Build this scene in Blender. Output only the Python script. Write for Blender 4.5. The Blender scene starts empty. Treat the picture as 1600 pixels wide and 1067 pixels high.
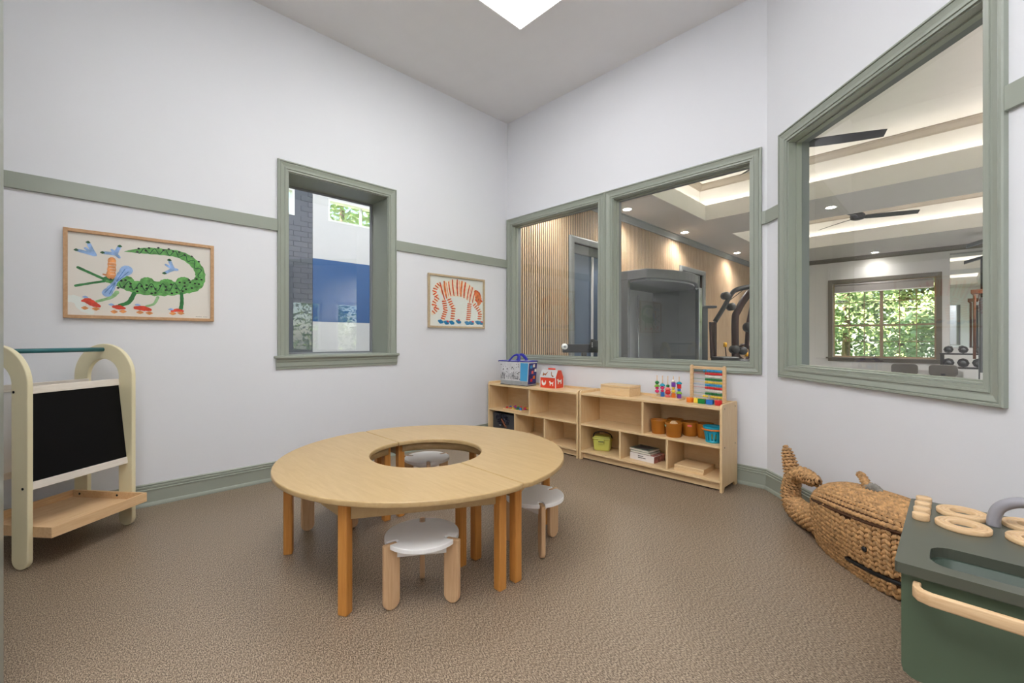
import bpy, bmesh, math, random
from mathutils import Vector, Matrix
PI = math.pi
R = random.Random(7)
scene = bpy.context.scene
COL = scene.collection

# ------------------------------------------------------------------ camera, world, exposure
cam_data = bpy.data.cameras.new('camera')
cam_data.sensor_width = 36.0
cam_data.lens = 675.6 * 36.0 / 1600.0
cam_data.shift_y = -0.001
cam_data.clip_start = 0.02
cam = bpy.data.objects.new('camera', cam_data)
COL.objects.link(cam)
cam.location = (3.75, -3.596, 1.10)
cam.rotation_euler = (PI / 2, 0, math.radians(45.586))
scene.camera = cam

world = bpy.data.worlds.new('sky')
scene.world = world
world.use_nodes = True
wn = world.node_tree
wn.nodes.clear()
sky = wn.nodes.new('ShaderNodeTexSky')
sky.sky_type = 'NISHITA'
sky.sun_elevation = math.radians(52)
sky.sun_rotation = math.radians(200)
sky.sun_intensity = 0.35
sky.sun_size = math.radians(3)
bg = wn.nodes.new('ShaderNodeBackground')
bg.inputs['Strength'].default_value = 0.36
wo = wn.nodes.new('ShaderNodeOutputWorld')
wn.links.new(sky.outputs[0], bg.inputs['Color'])
wn.links.new(bg.outputs[0], wo.inputs['Surface'])

vs = scene.view_settings
vs.view_transform = 'Standard'
vs.look = 'None'
vs.gamma = 1.0
vs.use_curve_mapping = False
vs.exposure = 0.9

PANEL_POWER = 5.9        # ceiling panels of the play room (emission strength)
GYM_DOWN = 290.0         # gym downlights, watt
GYM_COVE = 7.0          # gym cove strips (emission strength)

# ------------------------------------------------------------------ materials
def lin(c):
    return c / 12.92 if c <= 0.04045 else ((c + 0.055) / 1.055) ** 2.4

def rgb(h):
    h = h.lstrip('#')
    return tuple(lin(int(h[i:i + 2], 16) / 255.0) for i in (0, 2, 4)) + (1.0,)

def base_mat(name):
    m = bpy.data.materials.new(name)
    m.use_nodes = True
    nt = m.node_tree
    return m, nt, nt.nodes['Principled BSDF']

def plain(name, col, rough=0.5, metal=0.0, var=0.04, scale=6.0, bump=0.0, bscale=60.0, spec=0.5, coat=0.0):
    """a procedural colour with a little noise variation and optional fine relief"""
    m, nt, b = base_mat(name)
    c = rgb(col) if isinstance(col, str) else col
    tc = nt.nodes.new('ShaderNodeTexCoord')
    nz = nt.nodes.new('ShaderNodeTexNoise')
    nz.inputs['Scale'].default_value = scale
    nz.inputs['Detail'].default_value = 3
    nt.links.new(tc.outputs['Object'], nz.inputs['Vector'])
    cr = nt.nodes.new('ShaderNodeValToRGB')
    cr.color_ramp.elements[0].color = tuple(max(0, x * (1 - var)) for x in c[:3]) + (1,)
    cr.color_ramp.elements[1].color = tuple(min(1, x * (1 + var)) for x in c[:3]) + (1,)
    cr.color_ramp.elements[0].position = 0.3
    cr.color_ramp.elements[1].position = 0.7
    nt.links.new(nz.outputs['Fac'], cr.inputs['Fac'])
    nt.links.new(cr.outputs['Color'], b.inputs['Base Color'])
    b.inputs['Roughness'].default_value = rough
    b.inputs['Metallic'].default_value = metal
    b.inputs['Specular IOR Level'].default_value = spec
    b.inputs['Coat Weight'].default_value = coat
    if bump:
        n2 = nt.nodes.new('ShaderNodeTexNoise')
        n2.inputs['Scale'].default_value = bscale
        n2.inputs['Detail'].default_value = 4
        nt.links.new(tc.outputs['Object'], n2.inputs['Vector'])
        bp = nt.nodes.new('ShaderNodeBump')
        bp.inputs['Strength'].default_value = bump
        bp.inputs['Distance'].default_value = 0.002
        nt.links.new(n2.outputs['Fac'], bp.inputs['Height'])
        nt.links.new(bp.outputs['Normal'], b.inputs['Normal'])
    return m

def wood(name, c0, c1, rough=0.42, stretch=(1, 1, 14), scale=9.0, contrast=(0.3, 0.7)):
    """fine straight grain: noise squeezed across the grain"""
    m, nt, b = base_mat(name)
    tc = nt.nodes.new('ShaderNodeTexCoord')
    mp = nt.nodes.new('ShaderNodeMapping')
    mp.inputs['Scale'].default_value = stretch
    nt.links.new(tc.outputs['Object'], mp.inputs['Vector'])
    nz = nt.nodes.new('ShaderNodeTexNoise')
    nz.inputs['Scale'].default_value = scale
    nz.inputs['Detail'].default_value = 6
    nz.inputs['Roughness'].default_value = 0.6
    nz.inputs['Distortion'].default_value = 0.6
    nt.links.new(mp.outputs[0], nz.inputs['Vector'])
    cr = nt.nodes.new('ShaderNodeValToRGB')
    cr.color_ramp.elements[0].color = rgb(c0)
    cr.color_ramp.elements[1].color = rgb(c1)
    cr.color_ramp.elements[0].position = contrast[0]
    cr.color_ramp.elements[1].position = contrast[1]
    nt.links.new(nz.outputs['Fac'], cr.inputs['Fac'])
    nt.links.new(cr.outputs['Color'], b.inputs['Base Color'])
    b.inputs['Roughness'].default_value = rough
    return m

def emit(name, col, strength):
    m, nt, b = base_mat(name)
    b.inputs['Base Color'].default_value = (0.8, 0.8, 0.8, 1)
    b.inputs['Emission Color'].default_value = rgb(col)
    b.inputs['Emission Strength'].default_value = strength
    return m

def glass(name, tint=(0.96, 0.98, 0.97, 1), ior=1.5, boost=1.0):
    m = bpy.data.materials.new(name)
    m.use_nodes = True
    nt = m.node_tree
    nt.nodes.clear()
    tr = nt.nodes.new('ShaderNodeBsdfTransparent')
    tr.inputs['Color'].default_value = tint
    gl = nt.nodes.new('ShaderNodeBsdfGlossy')
    gl.inputs['Roughness'].default_value = 0.0
    # Schlick reflectance, the same from both sides of the thin pane
    ge = nt.nodes.new('ShaderNodeNewGeometry')
    dt = nt.nodes.new('ShaderNodeVectorMath')
    dt.operation = 'DOT_PRODUCT'
    nt.links.new(ge.outputs['Incoming'], dt.inputs[0])
    nt.links.new(ge.outputs['Normal'], dt.inputs[1])
    def mth(op, a_, b_):
        n_ = nt.nodes.new('ShaderNodeMath')
        n_.operation = op
        for k_, v_ in enumerate((a_, b_)):
            if v_ is None:
                continue
            if isinstance(v_, (int, float)):
                n_.inputs[k_].default_value = v_
            else:
                nt.links.new(v_, n_.inputs[k_])
        return n_
    ab_ = mth('ABSOLUTE', dt.outputs['Value'], None)
    om = mth('SUBTRACT', 1.0, ab_.outputs[0])
    pw_ = mth('POWER', om.outputs[0], 5.0)
    f0 = ((ior - 1) / (ior + 1)) ** 2
    sc_ = mth('MULTIPLY', pw_.outputs[0], 1 - f0)
    ad = mth('ADD', sc_.outputs[0], f0)
    mu = mth('MULTIPLY', ad.outputs[0], boost)
    mu.use_clamp = True
    mx = nt.nodes.new('ShaderNodeMixShader')
    out = nt.nodes.new('ShaderNodeOutputMaterial')
    nt.links.new(mu.outputs[0], mx.inputs[0])
    nt.links.new(tr.outputs[0], mx.inputs[1])
    nt.links.new(gl.outputs[0], mx.inputs[2])
    nt.links.new(mx.outputs[0], out.inputs['Surface'])
    return m

def floor_mat():
    m, nt, b = base_mat('speckled_brown_vinyl')
    tc = nt.nodes.new('ShaderNodeTexCoord')
    mp = nt.nodes.new('ShaderNodeMapping')
    mp.inputs['Rotation'].default_value = (0, 0, math.radians(45))
    mp.inputs['Scale'].default_value = (1.0, 2.6, 1.0)
    nt.links.new(tc.outputs['Object'], mp.inputs['Vector'])
    n1 = nt.nodes.new('ShaderNodeTexNoise')
    n1.inputs['Scale'].default_value = 118
    n1.inputs['Detail'].default_value = 3
    n1.inputs['Roughness'].default_value = 0.65
    nt.links.new(mp.outputs[0], n1.inputs['Vector'])
    cr = nt.nodes.new('ShaderNodeValToRGB')
    cr.color_ramp.elements[0].position = 0.40
    cr.color_ramp.elements[0].color = rgb('#4d3d2e')
    cr.color_ramp.elements[1].position = 0.60
    cr.color_ramp.elements[1].color = rgb('#b8a690')
    e = cr.color_ramp.elements.new(0.5)
    e.color = rgb('#83715e')
    nt.links.new(n1.outputs['Fac'], cr.inputs['Fac'])
    nt.links.new(cr.outputs['Color'], b.inputs['Base Color'])
    b.inputs['Roughness'].default_value = 0.40
    b.inputs['Specular IOR Level'].default_value = 0.5
    bp = nt.nodes.new('ShaderNodeBump')
    bp.inputs['Strength'].default_value = 0.15
    bp.inputs['Distance'].default_value = 0.002
    nt.links.new(n1.outputs['Fac'], bp.inputs['Height'])
    nt.links.new(bp.outputs['Normal'], b.inputs['Normal'])
    return m

M = {}
M['wall'] = plain('wall_paint', '#e4e5e9', 0.62, var=0.01, scale=1.5, bump=0.06, bscale=180)
M['ceil'] = plain('ceiling_paint', '#eae9ea', 0.8, var=0.01)
M['green'] = plain('sage_trim_paint', '#9ba195', 0.34, var=0.02, scale=3)
M['greyreveal'] = plain('grey_reveal_paint', '#85888c', 0.6, var=0.02)
M['floor'] = floor_mat()
M['glass'] = glass('window_glass', boost=2.5)
M['glass2'] = glass('double_glazing', boost=3.6)
M['maple'] = wood('maple_laminate', '#b99b6c', '#c4a87a', 0.34, (1.2, 9, 9), 5)
M['maple_e'] = wood('maple_edge', '#b89a6c', '#c2a678', 0.45, (1.2, 9, 9), 5)
M['ply'] = wood('birch_plywood', '#e2c08e', '#eccfa2', 0.40, (1.2, 10, 10), 6)
M['plyv'] = wood('birch_plywood_upright', '#e2c08e', '#eccfa2', 0.40, (10, 10, 1.2), 6)
M['leg'] = wood('honey_beech_leg', '#c07d38', '#d3954b', 0.38, (22, 22, 1.0), 6)
M['stoolleg'] = wood('pale_beech_leg', '#c9a077', '#dab68d', 0.5, (22, 22, 1.2), 6)
M['white'] = plain('white_laminate', '#f8f7f5', 0.36, var=0.01)
M['cream'] = plain('cream_paint', '#ece2bd', 0.38, var=0.015)
M['whitewash'] = wood('whitewashed_wood', '#e2d8cb', '#eee6da', 0.5, (1.5, 12, 12), 7)
M['pine'] = wood('pine_wood', '#dcb283', '#eac79a', 0.5, (1.2, 14, 14), 6)
M['teal'] = plain('teal_paint', '#2a6d72', 0.35)
M['chalk'] = plain('chalkboard', '#0c0c0d', 0.6, var=0.06, scale=9, spec=0.15)
M['black'] = plain('black_plastic', '#101012', 0.4)
M['dark'] = plain('charcoal_metal', '#2b2b2d', 0.38, metal=0.3)
M['bolt'] = plain('dark_bolt', '#1a1a1a', 0.3, metal=0.8)
M['chrome'] = plain('steel', '#b8bcc0', 0.25, metal=0.9)

# ------------------------------------------------------------------ mesh helpers
class MB:
    def __init__(s):
        s.v = []
        s.f = []
        s.sm = []

    def add(s, verts, faces, smooth=False):
        o = len(s.v)
        s.v += [tuple(p) for p in verts]
        s.f += [tuple(i + o for i in f) for f in faces]
        s.sm += [smooth] * len(faces)
        return s

    def box(s, x0, x1, y0, y1, z0, z1):
        return s.add([(x0, y0, z0), (x1, y0, z0), (x1, y1, z0), (x0, y1, z0), (x0, y0, z1), (x1, y0, z1), (x1, y1, z1), (x0, y1, z1)],
                     [(3, 2, 1, 0), (4, 5, 6, 7), (0, 1, 5, 4), (1, 2, 6, 5), (2, 3, 7, 6), (3, 0, 4, 7)])

    def prism(s, pts, lo, hi, fn=None, smooth=False):
        """polygon pts (a,b) extruded from lo to hi; fn maps (a,b,c) to xyz"""
        fn = fn or (lambda a, b, c: (a, b, c))
        n = len(pts)
        v = [fn(a, b, lo) for a, b in pts] + [fn(a, b, hi) for a, b in pts]
        o = len(s.v)
        s.v += v
        s.f += [tuple(o + i for i in reversed(range(n))), tuple(o + n + i for i in range(n))]
        s.sm += [False, False]
        s.f += [(o + i, o + (i + 1) % n, o + n + (i + 1) % n, o + n + i) for i in range(n)]
        s.sm += [smooth] * n
        return s

    def ring(s, outer, inner, lo, hi, fn=None, smooth=True, closed=True):
        """band between two equal-length outlines, extruded lo..hi"""
        fn = fn or (lambda a, b, c: (a, b, c))
        n = len(outer)
        o = len(s.v)
        for pts, c in ((outer, lo), (outer, hi), (inner, lo), (inner, hi)):
            s.v += [fn(a, b, c) for a, b in pts]
        rng = range(n if closed else n - 1)
        for i in rng:
            j = (i + 1) % n
            for q, sm in (((i, j, n + j, n + i), smooth), ((2 * n + j, 2 * n + i, 3 * n + i, 3 * n + j), smooth), ((n + i, n + j, 3 * n + j, 3 * n + i), False), ((j, i, 2 * n + i, 2 * n + j), False)):
                s.f.append(tuple(o + k for k in q))
                s.sm.append(sm)
        if not closed:
            for i in (0, n - 1):
                s.f.append((o + i, o + n + i, o + 3 * n + i, o + 2 * n + i))
                s.sm.append(False)
        return s

    def tube(s, path, rad, seg=10, closed=False, caps=True, smooth=True, ry=None):
        """round tube along path; rad is a number or a list"""
        P = [Vector(p) for p in path]
        n = len(P)
        rs = rad if isinstance(rad, (list, tuple)) else [rad] * n
        o = len(s.v)
        up = None
        for i in range(n):
            if closed:
                t = (P[(i + 1) % n] - P[i - 1]).normalized()
            else:
                t = (P[min(i + 1, n - 1)] - P[max(i - 1, 0)]).normalized()
            if up is None:
                up = Vector((0, 0, 1)) if abs(t.z) < 0.9 else Vector((1, 0, 0))
            a = t.cross(up).normalized()
            b = a.cross(t).normalized()
            up = b
            for k in range(seg):
                g = 2 * PI * k / seg
                q = P[i] + a * math.cos(g) * rs[i] + b * math.sin(g) * rs[i] * (ry or 1.0)
                s.v.append(tuple(q))
        m = n if closed else n - 1
        for i in range(m):
            for k in range(seg):
                l = (k + 1) % seg
                j = (i + 1) % n
                s.f.append((o + i * seg + k, o + i * seg + l, o + j * seg + l, o + j * seg + k))
                s.sm.append(smooth)
        if caps and not closed:
            s.f.append(tuple(o + k for k in reversed(range(seg))))
            s.f.append(tuple(o + (n - 1) * seg + k for k in range(seg)))
            s.sm += [False, False]
        return s

    def lathe(s, prof, seg=24, c=(0, 0, 0), axis='z', smooth=True):
        """profile of (r, h) turned about an axis through c"""
        o = len(s.v)
        n = len(prof)
        for r, h in prof:
            for k in range(seg):
                g = 2 * PI * k / seg
                a, b = r * math.cos(g), r * math.sin(g)
                p = {'z': (a, b, h), 'x': (h, a, b), 'y': (a, h, b)}[axis]
                s.v.append((p[0] + c[0], p[1] + c[1], p[2] + c[2]))
        for i in range(n - 1):
            for k in range(seg):
                l = (k + 1) % seg
                s.f.append((o + i * seg + k, o + i * seg + l, o + (i + 1) * seg + l, o + (i + 1) * seg + k))
                s.sm.append(smooth)
        closed = prof[0] == prof[-1]
        for i, rev in ((0, True), (n - 1, False)):
            if prof[i][0] > 1e-6 and not closed:
                q = [o + i * seg + k for k in range(seg)]
                s.f.append(tuple(reversed(q)) if rev else tuple(q))
                s.sm.append(False)
        return s

    def xf(s, fn):
        s.v = [tuple(fn(*p)) for p in s.v]
        return s

    def build(s, name, mat, parent=None, bevel=0.0, bseg=2, weld=False):
        me = bpy.data.meshes.new(name)
        me.from_pydata(s.v, [], s.f)
        me.polygons.foreach_set('use_smooth', s.sm)
        bm = bmesh.new()
        bm.from_mesh(me)
        if weld:
            bmesh.ops.remove_doubles(bm, verts=bm.verts, dist=1e-5)
        bmesh.ops.recalc_face_normals(bm, faces=bm.faces)
        bm.to_mesh(me)
        bm.free()
        if mat is not None:
            me.materials.append(M[mat] if isinstance(mat, str) else mat)
        o = bpy.data.objects.new(name, me)
        COL.objects.link(o)
        if parent is not None:
            o.parent = parent
        if bevel:
            md = o.modifiers.new('bevel', 'BEVEL')
            md.width = bevel
            md.segments = bseg
            md.limit_method = 'ANGLE'
            md.angle_limit = math.radians(50)
            md.harden_normals = False
        return o

def tag(o, label, cat, group=None, kind=None):
    o['label'] = label
    o['category'] = cat
    if group:
        o['group'] = group
    if kind:
        o['kind'] = kind
    return o

def thing(name, label, cat, loc=(0, 0, 0), rz=0.0, group=None, kind=None):
    e = bpy.data.objects.new(name, None)
    e.empty_display_size = 0.1
    COL.objects.link(e)
    e.location = loc
    e.rotation_euler = (0, 0, rz)
    return tag(e, label, cat, group, kind)

def dup(root, loc, rz, label):
    def cp(o, par):
        c = o.copy()
        COL.objects.link(c)
        c.parent = par
        for ch in o.children:
            cp(ch, c)
        return c
    kids = list(root.children)
    r = root.copy()
    COL.objects.link(r)
    for ch in kids:
        cp(ch, r)
    r.location = loc
    r.rotation_euler = (0, 0, rz)
    r['label'] = label
    return r

def arc(cx, cy, r, a0, a1, n):
    return [(cx + r * math.cos(a0 + (a1 - a0) * i / n), cy + r * math.sin(a0 + (a1 - a0) * i / n)) for i in range(n + 1)]

def rrect(x0, x1, y0, y1, r, n=5):
    p = []
    for cx, cy, a in ((x1 - r, y1 - r, 0), (x0 + r, y1 - r, PI / 2), (x0 + r, y0 + r, PI), (x1 - r, y0 + r, 3 * PI / 2)):
        p += arc(cx, cy, r, a, a + PI / 2, n)
    return p

def catmull(pts, sub=6):
    out = []
    n = len(pts)
    for i in range(n - 1):
        p0, p1, p2, p3 = pts[max(i - 1, 0)], pts[i], pts[i + 1], pts[min(i + 2, n - 1)]
        for k in range(sub):
            t = k / sub
            out.append(tuple(0.5 * ((2 * b) + (-a + c) * t + (2 * a - 5 * b + 4 * c - d) * t * t + (-a + 3 * b - 3 * c + d) * t ** 3) for a, b, c, d in zip(p0, p1, p2, p3)))
    out.append(tuple(pts[-1]))
    return out

# wall frames: (a along the wall, h out of the wall into the play room, z)
def WL(a, h, z):
    return (h, a, z)

def WB(a, h, z):
    return (a, -h, z)

S2 = math.sqrt(0.5)

def WC(a, h, z):
    return (2.784 + S2 * a - S2 * h, -S2 * a - S2 * h, z)

def grid_wall(fn, us, zs, holes, h0, h1):
    """wall slab between h0 and h1 with rectangular holes (u0,u1,z0,z1)"""
    mb = MB()
    U = sorted(set(list(us) + [v for q in holes for v in q[:2]]))
    Zs = sorted(set(list(zs) + [v for q in holes for v in q[2:]]))
    U = [u for u in U if us[0] - 1e-9 <= u <= us[-1] + 1e-9]
    Zs = [z for z in Zs if zs[0] - 1e-9 <= z <= zs[-1] + 1e-9]

    def solid(i, j):
        if i < 0 or j < 0 or i >= len(U) - 1 or j >= len(Zs) - 1:
            return False
        um, zm = (U[i] + U[i + 1]) / 2, (Zs[j] + Zs[j + 1]) / 2
        return not any(q[0] < um < q[1] and q[2] < zm < q[3] for q in holes)
    for i in range(len(U) - 1):
        for j in range(len(Zs) - 1):
            if not solid(i, j):
                continue
            a, b, c, d = U[i], U[i + 1], Zs[j], Zs[j + 1]
            mb.add([fn(a, h0, c), fn(b, h0, c), fn(b, h0, d), fn(a, h0, d)], [(0, 1, 2, 3)])
            mb.add([fn(a, h1, c), fn(b, h1, c), fn(b, h1, d), fn(a, h1, d)], [(0, 1, 2, 3)])
            for (ni, nj, p, q) in ((i - 1, j, (a, c), (a, d)), (i + 1, j, (b, c), (b, d)), (i, j - 1, (a, c), (b, c)), (i, j + 1, (a, d), (b, d))):
                if not solid(ni, nj):
                    mb.add([fn(p[0], h0, p[1]), fn(q[0], h0, q[1]), fn(q[0], h1, q[1]), fn(p[0], h1, p[1])], [(0, 1, 2, 3)])
    return mb

CASING = [(0, 0), (0, .019), (.004, .024), (.012, .024), (.0135, .017), (.0165, .017), (.020, .0205), (.030, .017), (.042, .013), (.052, .012), (.0535, .0175), (.063, .0175), (.0645, .011), (.080, .0115), (.080, 0)]

def casing(fn, a0, a1, z0, z1, three=False, prof=CASING):
    """mitred moulding round an opening; a0..z1 is its outer edge"""
    mb = MB()
    rings = []
    for w, h in prof:
        zb = z0 if three else z0 + w
        rings.append([fn(a0 + w, h, zb), fn(a0 + w, h, z1 - w), fn(a1 - w, h, z1 - w), fn(a1 - w, h, zb)])
    for r0, r1 in zip(rings, rings[1:]):
        for i in range(3 if three else 4):
            j = (i + 1) % 4
            mb.add([r0[i], r0[j], r1[j], r1[i]], [(0, 1, 2, 3)])
    return mb

def mould(fn, a0, a1, prof):
    """straight moulding with profile (h, z) from a0 to a1"""
    mb = MB()
    n = len(prof)
    mb.add([fn(a0, h, z) for h, z in prof] + [fn(a1, h, z) for h, z in prof],
           [(i, i + 1, n + i + 1, n + i) for i in range(n - 1)] + [tuple(range(n)), tuple(n + i for i in range(n))])
    return mb

# ------------------------------------------------------------------ the play room shell
ROOM_H = 3.70
END_Y = -4.45
CH_END = 2.57            # length of the angled wall
RX, RY = WC(CH_END, 0, 0)[:2]
fl = MB()
fl.prism([(0, 0), (2.784, 0), (RX, RY), (RX, END_Y), (0, END_Y)], -0.05, 0.0)
tag(fl.build('floor', 'floor'), 'brown speckled vinyl floor of the play room', 'floor', kind='structure')
cl = MB()
cl.prism([(-.3, .1), (2.784, .1), (RX + .1, RY + .1), (RX + .1, END_Y - .1), (-.3, END_Y - .1)], ROOM_H, ROOM_H + 0.08)
tag(cl.build('ceiling', 'ceil'), 'plain white ceiling above the play room', 'ceiling', kind='structure')

LW = (-2.448, -1.566, 0.975, 2.460)       # left window opening (y0,y1,z0,z1)
BA = (0.086, 1.302, 0.923, 2.462)
BB = (1.463, 2.671, 0.923, 2.462)
CC = (0.245, 1.493, 0.923, 2.462)
TL, TB = 0.34, 0.14
tag(grid_wall(WL, (END_Y, 0.0), (0, ROOM_H), [LW], 0, -TL).build('wall_left', 'wall'), 'white wall with two framed pictures and one window', 'wall', kind='structure')
tag(grid_wall(WB, (0.0, 2.784), (0, ROOM_H), [BA, BB], 0, -TB).build('wall_back', 'wall'), 'white wall with the double window behind the shelf units', 'wall', kind='structure')
tag(grid_wall(WC, (0.0, CH_END), (0, ROOM_H), [CC], 0, -TB).build('wall_angled', 'wall'), 'angled white wall with the large single window above the whale', 'wall', kind='structure')
mb = MB().box(RX, RX + .12, END_Y, RY, 0, ROOM_H)
tag(mb.build('wall_right', 'wall'), 'white wall at the right end of the play room', 'wall', kind='structure')
mb = MB().box(0, RX, END_Y - .12, END_Y, 0, ROOM_H)
tag(mb.build('wall_front', 'wall'), 'white wall beside the entrance of the play room', 'wall', kind='structure')
# entrance pier with its green casing at the left edge of the view
pj = thing('door_1', 'sage green door jamb at the left edge of the view', 'door frame', kind='structure')
MB().box(1.66, 1.80, END_Y, -3.7865, 0, ROOM_H).build('jamb', 'green', pj)
MB().box(1.645, 1.66, END_Y + .04, -3.80, 0, 2.2).build('door_stop', 'green', pj)

# windows ---------------------------------------------------------
def jamb_liner(fn, op, h0, h1, t, mat, parent, name='jamb'):
    mb = MB()
    a0, a1, z0, z1 = op
    for (aa, zz, bb, ww) in ((a0, z0, a0 + t, z1), (a1 - t, z0, a1, z1), (a0 + t, z1 - t, a1 - t, z1), (a0 + t, z0, a1 - t, z0 + t)):
        c = [(aa, zz), (bb, zz), (bb, ww), (aa, ww)]
        mb.prism(c, h0, h1, lambda a, z, h: fn(a, h, z))
    return mb.build(name, mat, parent)

def pane(fn, op, h, parent, mat='glass', name='glass_pane'):
    a0, a1, z0, z1 = op
    return MB().add([fn(a0, h, z0), fn(a1, h, z0), fn(a1, h, z1), fn(a0, h, z1)], [(0, 1, 2, 3)]).build(name, mat, parent)

w1 = thing('window_1', 'tall sage-trimmed window with a sill between the crocodile and tiger pictures', 'window', kind='structure')
casing(WL, LW[0] - .08, LW[1] + .08, LW[2], LW[3] + .08, True).build('casing', 'green', w1)
jamb_liner(WL, (LW[0] + .001, LW[1] - .001, LW[2] + .001, LW[3] - .001), 0.0, -TL - .002, 0.006, 'green', w1)
jamb_liner(WL, (LW[0] + .007, LW[1] - .007, LW[2] + .007, LW[3] - .007), -TL + .004, -TL + .034, 0.014, 'greyreveal', w1, 'glazing_stop')
MB().box(-.01, .045, LW[0] - .105, LW[1] + .10, LW[2] - .020, LW[2] + .004).build('sill', 'green', w1, .008, 3)
SK = [(0, -.105), (.012, -.105), (.014, -.09), (.019, -.082), (.019, -.05), (.024, -.044), (.026, -.03), (.036, -.02), (0, -.02)]
mould(WL, LW[0] - .09, LW[1] + .085, [(h, LW[2] + z) for h, z in SK]).build('sill_apron', 'green', w1)
pane(WL, (LW[0] + .02, LW[1] - .02, LW[2] + .02, LW[3] - .02), -TL + .01, w1, 'glass2')

w2 = thing('window_2', 'double sage-trimmed window above the shelf units', 'window', kind='structure')
w3 = thing('window_3', 'large sage-trimmed window in the angled wall above the whale basket', 'window', kind='structure')
for w, fn, op in ((w2, WB, BA), (w2, WB, BB), (w3, WC, CC)):
    casing(fn, op[0] - .080, op[1] + .080, op[2] - .080, op[3] + .080).build('casing', 'green', w)
    i1 = (op[0] + .001, op[1] - .001, op[2] + .001, op[3] - .001)
    jamb_liner(fn, i1, 0.0, -.065, 0.006, 'green', w)
    i2 = (op[0] + .001, op[1] - .001, op[2] + .001, op[3] - .001)
    jamb_liner(fn, i2, -.050, -.085, 0.013, 'green', w, 'glazing_stop')
    jamb_liner(fn, i1, -.087, -TB - .002, 0.004, 'greyreveal', w, 'outer_reveal')
    pane(fn, (op[0] + .008, op[1] - .008, op[2] + .008, op[3] - .008), -.086, w)

# chair rail and baseboards
RT, RB = 2.060, 1.966
def rail(name, fn, a0, a1, lab):
    tag(mould(fn, a0, a1, [(0, RB), (.018, RB), (.018, RT), (0, RT)]).build(name, 'green', None, .002), lab, 'trim', kind='structure')
rail('trim_1', WL, END_Y, LW[0] - .08, 'sage chair rail above the crocodile picture')
rail('trim_2', WL, LW[1] + .08, -0.022, 'sage chair rail above the tiger picture')
mb = mould(WB, BB[1] + .08, 2.784 - .0075, [(0, RB), (.018, RB), (.018, RT), (0, RT)])
q = mould(WC, -.0075, CC[0] - .08, [(0, RB), (.018, RB), (.018, RT), (0, RT)])
mb.add(q.v, q.f)
tag(mb.build('trim_3', 'green'), 'short bent sage rail between the two gym windows', 'trim', kind='structure')
rail('trim_4', WC, CC[1] + .08, CH_END, 'sage chair rail right of the large window')
BBP = [(0, 0), (.026, 0), (.026, .010), (.022, .020), (.014, .026), (.014, .100), (.018, .103), (.018, .110), (.011, .113), (.014, .120), (.014, .128), (.007, .131), (.010, .141), (.005, .147), (0, .147)]
tag(mould(WL, END_Y, 0, BBP).build('baseboard_left', 'green'), 'sage baseboard along the picture wall', 'baseboard', kind='structure')
tag(mould(WB, 0, 2.784 - .006, BBP).build('baseboard_back', 'green'), 'sage baseboard behind the shelf units', 'baseboard', kind='structure')
tag(mould(WC, -.006, CH_END, BBP).build('baseboard_angled', 'green'), 'sage baseboard behind the whale basket', 'baseboard', kind='structure')

# ceiling panel lights
M['panel'] = emit('panel_diffuser', '#ffffff', PANEL_POWER)
def panel(x0, x1, y0, y1, label):
    t = thing('ceiling_panel_light', label, 'ceiling light', ((x0 + x1) / 2, (y0 + y1) / 2, ROOM_H), group='ceiling panels')
    w, d = (x1 - x0) / 2, (y1 - y0) / 2
    MB().ring([(-w, -d), (w, -d), (w, d), (-w, d)], [(-w + .012, -d + .012), (w - .012, -d + .012), (w - .012, d - .012), (-w + .012, d - .012)], -.014, 0, smooth=False).build('frame', 'white', t)
    MB().box(-w + .012, w - .012, -d + .012, d - .012, -.012, -.002).build('diffuser', 'panel', t)
panel(1.22, 1.88, -2.24, -1.02, 'bright ceiling panel whose corner shows at the top of the view')
panel(1.75, 2.95, -4.35, -3.15, 'unseen square ceiling panel on the easel side, added to even out the light')  # out of view, added for more even light on the walls
panel(3.20, 4.40, -4.35, -3.15, 'unseen square ceiling panel above the entrance, added as fill light')  # out of view, added as fill from behind the camera

# ------------------------------------------------------------------ the gym behind the windows
M['slat'] = wood('oak_slat', '#d3b08c', '#e8ccac', 0.5, (14, 14, 1.0), 5)
M['felt'] = plain('dark_felt', '#3c2b21', 0.9)
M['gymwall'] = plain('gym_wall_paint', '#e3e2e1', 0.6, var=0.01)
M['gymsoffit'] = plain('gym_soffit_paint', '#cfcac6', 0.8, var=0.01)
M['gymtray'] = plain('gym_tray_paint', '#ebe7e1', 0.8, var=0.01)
M['taupe'] = plain('taupe_trim_paint', '#6c655a', 0.45)
M['tan'] = plain('tan_crown_paint', '#a3988a', 0.5)
M['greytrim'] = plain('grey_trim_paint', '#8a8d8e', 0.45)
M['gymfloor'] = plain('gym_rubber', '#77777b', 0.7, var=0.15, scale=120)
M['blue_glass'] = plain('blue_door_panel', '#6f7f96', 0.25, var=0.05, scale=2)
M['down'] = emit('downlight_lens', '#fff6ea', 30)
M['cove'] = emit('cove_strip', '#fff9f0', GYM_COVE)
GX, GY, GZ = 6.2, 9.6, 3.12
mb = MB().box(0, GX, TB, GY, -.05, -.002)
mb.prism([WC(0, -TB, 0)[:2], (GX, TB), (GX, RY), WC(CH_END, -TB, 0)[:2]], -.05, -.002)
tag(mb.build('floor_gym', 'gymfloor'), 'grey rubber floor of the gym', 'floor', kind='structure')

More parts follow.
